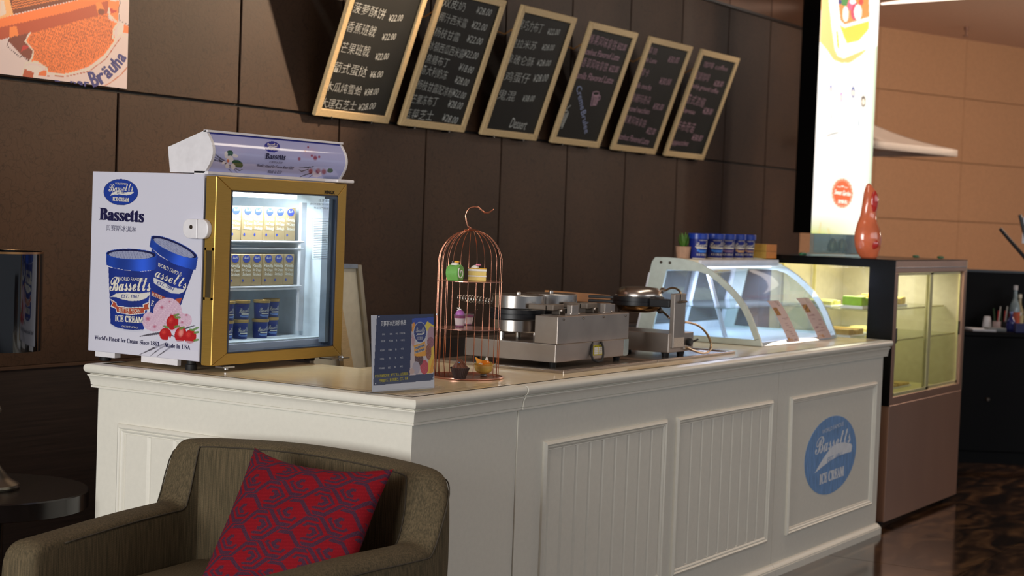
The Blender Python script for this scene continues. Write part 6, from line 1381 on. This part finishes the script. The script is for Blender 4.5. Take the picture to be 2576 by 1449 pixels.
# plan centreline of the wrap-round shell (front of near arm -> back -> front of far arm)
cpts = [(2.90, 2.56), (3.10, 2.547), (3.30, 2.532), (3.46, 2.517), (3.56, 2.514), (3.645, 2.530), (3.690, 2.60), (3.700, 2.74), (3.704, 2.98), (3.702, 3.22), (3.700, 3.345), (3.670, 3.400), (3.59, 3.410), (3.42, 3.388), (3.28, 3.365), (3.10, 3.338), (2.92, 3.312)]
def smooth_path(P_, n):
    out = []
    for i in range(len(P_)-1):
        p0, p1, p2, p3 = [np.array(P_[max(0, min(len(P_)-1, i+k))], float) for k in (-1, 0, 1, 2)]
        for k in range(n): t = k/n; out.append(.5*((2*p1)+(-p0+p2)*t+(2*p0-5*p1+4*p2-p3)*t*t+(-p0+3*p1-3*p2+p3)*t**3))
    out.append(np.array(P_[-1], float)); return np.array(out)
cl = smooth_path(cpts, 7)
def sm(a, b, x): t = min(1, max(0, (x-a)/(b-a))); return t*t*(3-2*t)
rings = []; seams = [[], []]
for i, c in enumerate(cl):
    a = cl[max(0, i-1)]; b = cl[min(len(cl)-1, i+1)]; t = (b-a)/np.linalg.norm(b-a); n = np.array([t[1], -t[0]])   # outward
    x = c[0]; arm = .585+.012*sm(2.9, 3.4, x)
    k = 1 if 2.66 < c[1] < 3.28 else sm(3.555, 3.675, x) if c[1] < 2.9 else sm(3.58, 3.655, x)
    top = arm+(.775+.022*math.sin(math.pi*(c[1]-2.5)/.9)-arm)*k
    th = .058+.002*k; fr = sm(2.90, 2.955, x); top = top-(1-fr)*.045; th2 = th*(.80+.20*fr)
    prof = [(-1.0, .20), (-1.02, top-.20), (-1.0, top-.035), (-.94, top-.012), (-.80, top-.002), (-.4, top+.004), (0, top+.006), (.4, top+.003), (.78, top-.006), (.95, top-.024), (1.03, top-.055), (1.08, top-.16), (1.02, .20)]
    bulge = 1
    rings.append([Vector((c[0]+n[0]*o_*th2-(0), c[1]+n[1]*o_*th2, z_)) for o_, z_ in prof])
    seams[0].append(Vector((c[0]-n[0]*.97*th2, c[1]-n[1]*.97*th2, top-.014))); seams[1].append(Vector((c[0]+n[0]*.99*th2, c[1]+n[1]*.99*th2, top-.026)))
sh_ = MB().loft(rings).build('shell', mFab, ach, smooth=55); ssd = sh_.modifiers.new('subdivision', 'SUBSURF'); ssd.levels = 1; ssd.render_levels = 1
mPipe = M('dark_piping', (58, 50, 38), .8)
for s_ in seams: MB().tube(s_[5:-5], .0022, 5).build('seam', mPipe, ach, smooth='all')
MB().prism([v(2.97, 2.59, .2), v(3.66, 2.57, .2), v(3.66, 3.34, .2), v(2.97, 3.27, .2)], (0, 0, .13)).build('seat_base', mFab, ach, bevel=.01)
MB().prism([v(2.93, 2.61, .335), v(3.62, 2.585, .335), v(3.62, 3.325, .335), v(2.93, 3.25, .335)], (0, 0, .11)).build('seat_cushion', mFab, ach, bevel=.03, seg=4)
for x_, y_ in ((2.98, 2.62), (2.98, 3.25), (3.62, 2.60), (3.62, 3.33)): MB().lathe([(.016, 0), (.024, .20)], (x_, y_, 0), 12).build('leg', mTab, ach)
# cushion: square pad leaning in the corner, computed knot pattern
C00, C10, C11, C01 = v(3.24, 2.985, .452), v(3.33, 2.565, .452+.0), PX(3.535).at(990, 1180), PX(3.50).at(641, 1126)
nC = (C10-C00).cross(C01-C00).normalized(); nC = nC if nC.dot(CP-C00) > 0 else -nC
def pil(sign):
    def surf(u, w):
        A_, B_, C_, D_ = [np.array(p_) for p_ in (C00, C10, C11, C01)]
        # pinch the edges inwards between corners
        cu_, cw_ = u-.5, w-.5; uu = .5+cu_*(1-.07*(1-(2*cw_)**2)*(abs(2*cu_)**3)); ww = .5+cw_*(1-.20*(1-(2*cu_)**2)*(abs(2*cw_)**3))
        co = (A_[None]*((1-uu)*(1-ww))[:, None]+B_[None]*(uu*(1-ww))[:, None]+C_[None]*(uu*ww)[:, None]+D_[None]*((1-uu)*ww)[:, None])
        p_ = (np.clip(1-(2*cu_)**4, 0, 1)*np.clip(1-(2*cw_)**4, 0, 1))**.5*(1-.25*np.hypot(2*cu_, 2*cw_))
        wr_ = .0025*np.sin(17*u+5*w)+.002*np.sin(23*w-9*u)
        return co+np.outer(sign*(.075*p_)+wr_*p_, np.array(nC))
    return surf
def pil_art(X, Y, U, W_):
    A = Art(X, Y, (118, 18, 27)); x = U*2.9; y = W_*4.7
    def ring(ox, oy, sy=1.0):
        fx = (x-ox+.5) % 1-.5; fy = (y-oy+.5) % 1-.5; h_ = np.maximum(np.abs(fx)*.80+np.abs(fy)*sy*.62, np.abs(fy)*sy); return h_, fx, fy
    hA, ax_, ay_ = ring(0, 0, .78); hB, bx_, by_ = ring(.5, .5, .78); w = .042; dA, dB = np.abs(hA-.31), np.abs(hB-.31)
    s_ = (ax_*ay_ > 0); nA, nB = dA < w*1.75, dB < w*1.75
    m = ((dA < w) & ~(nB & s_)) | ((dB < w) & ~(nA & ~s_))
    m |= (np.abs(hA-.085) < .040) & (ax_ > -.03) | (np.abs(hB-.085) < .040) & (bx_ < .03)
    m |= (np.abs(hA-.19) < .030) & (ax_*.6+ay_ > .05) | (np.abs(hB-.19) < .030) & (bx_*.6+by_ < -.05) | (np.abs(hA-.19) < .030) & (ax_*.6-ay_ > .16)
    m |= (np.abs(ay_) < .032) & (np.abs(ax_) > .36); m |= (np.abs(by_) < .032) & (np.abs(bx_) > .36)
    A.lay(m, (64, 34, 50)); A.lay(m & (A.noise(1.5, 3) > .2), (80, 52, 68), .6); A.lay(~m & (A.noise(2.4, 7) > .3), (142, 24, 34), .5)
    return A.c
cuo = thing('cushion', (C00+C10)/2, 'red square cushion with a purple knot pattern leaning in the armchair', 'cushion')
fr_c = quad_mesh('front_cover', 0, 0, 0, 0, 300, 300, pil_art, printed('cushion_cloth', .9, spec=.1), cuo, surf=pil(1), smooth='all')
quad_mesh('back_cover', 0, 0, 0, 0, 30, 30, pil_art, MATS['cushion_cloth'], cuo, surf=pil(-1), smooth='all')
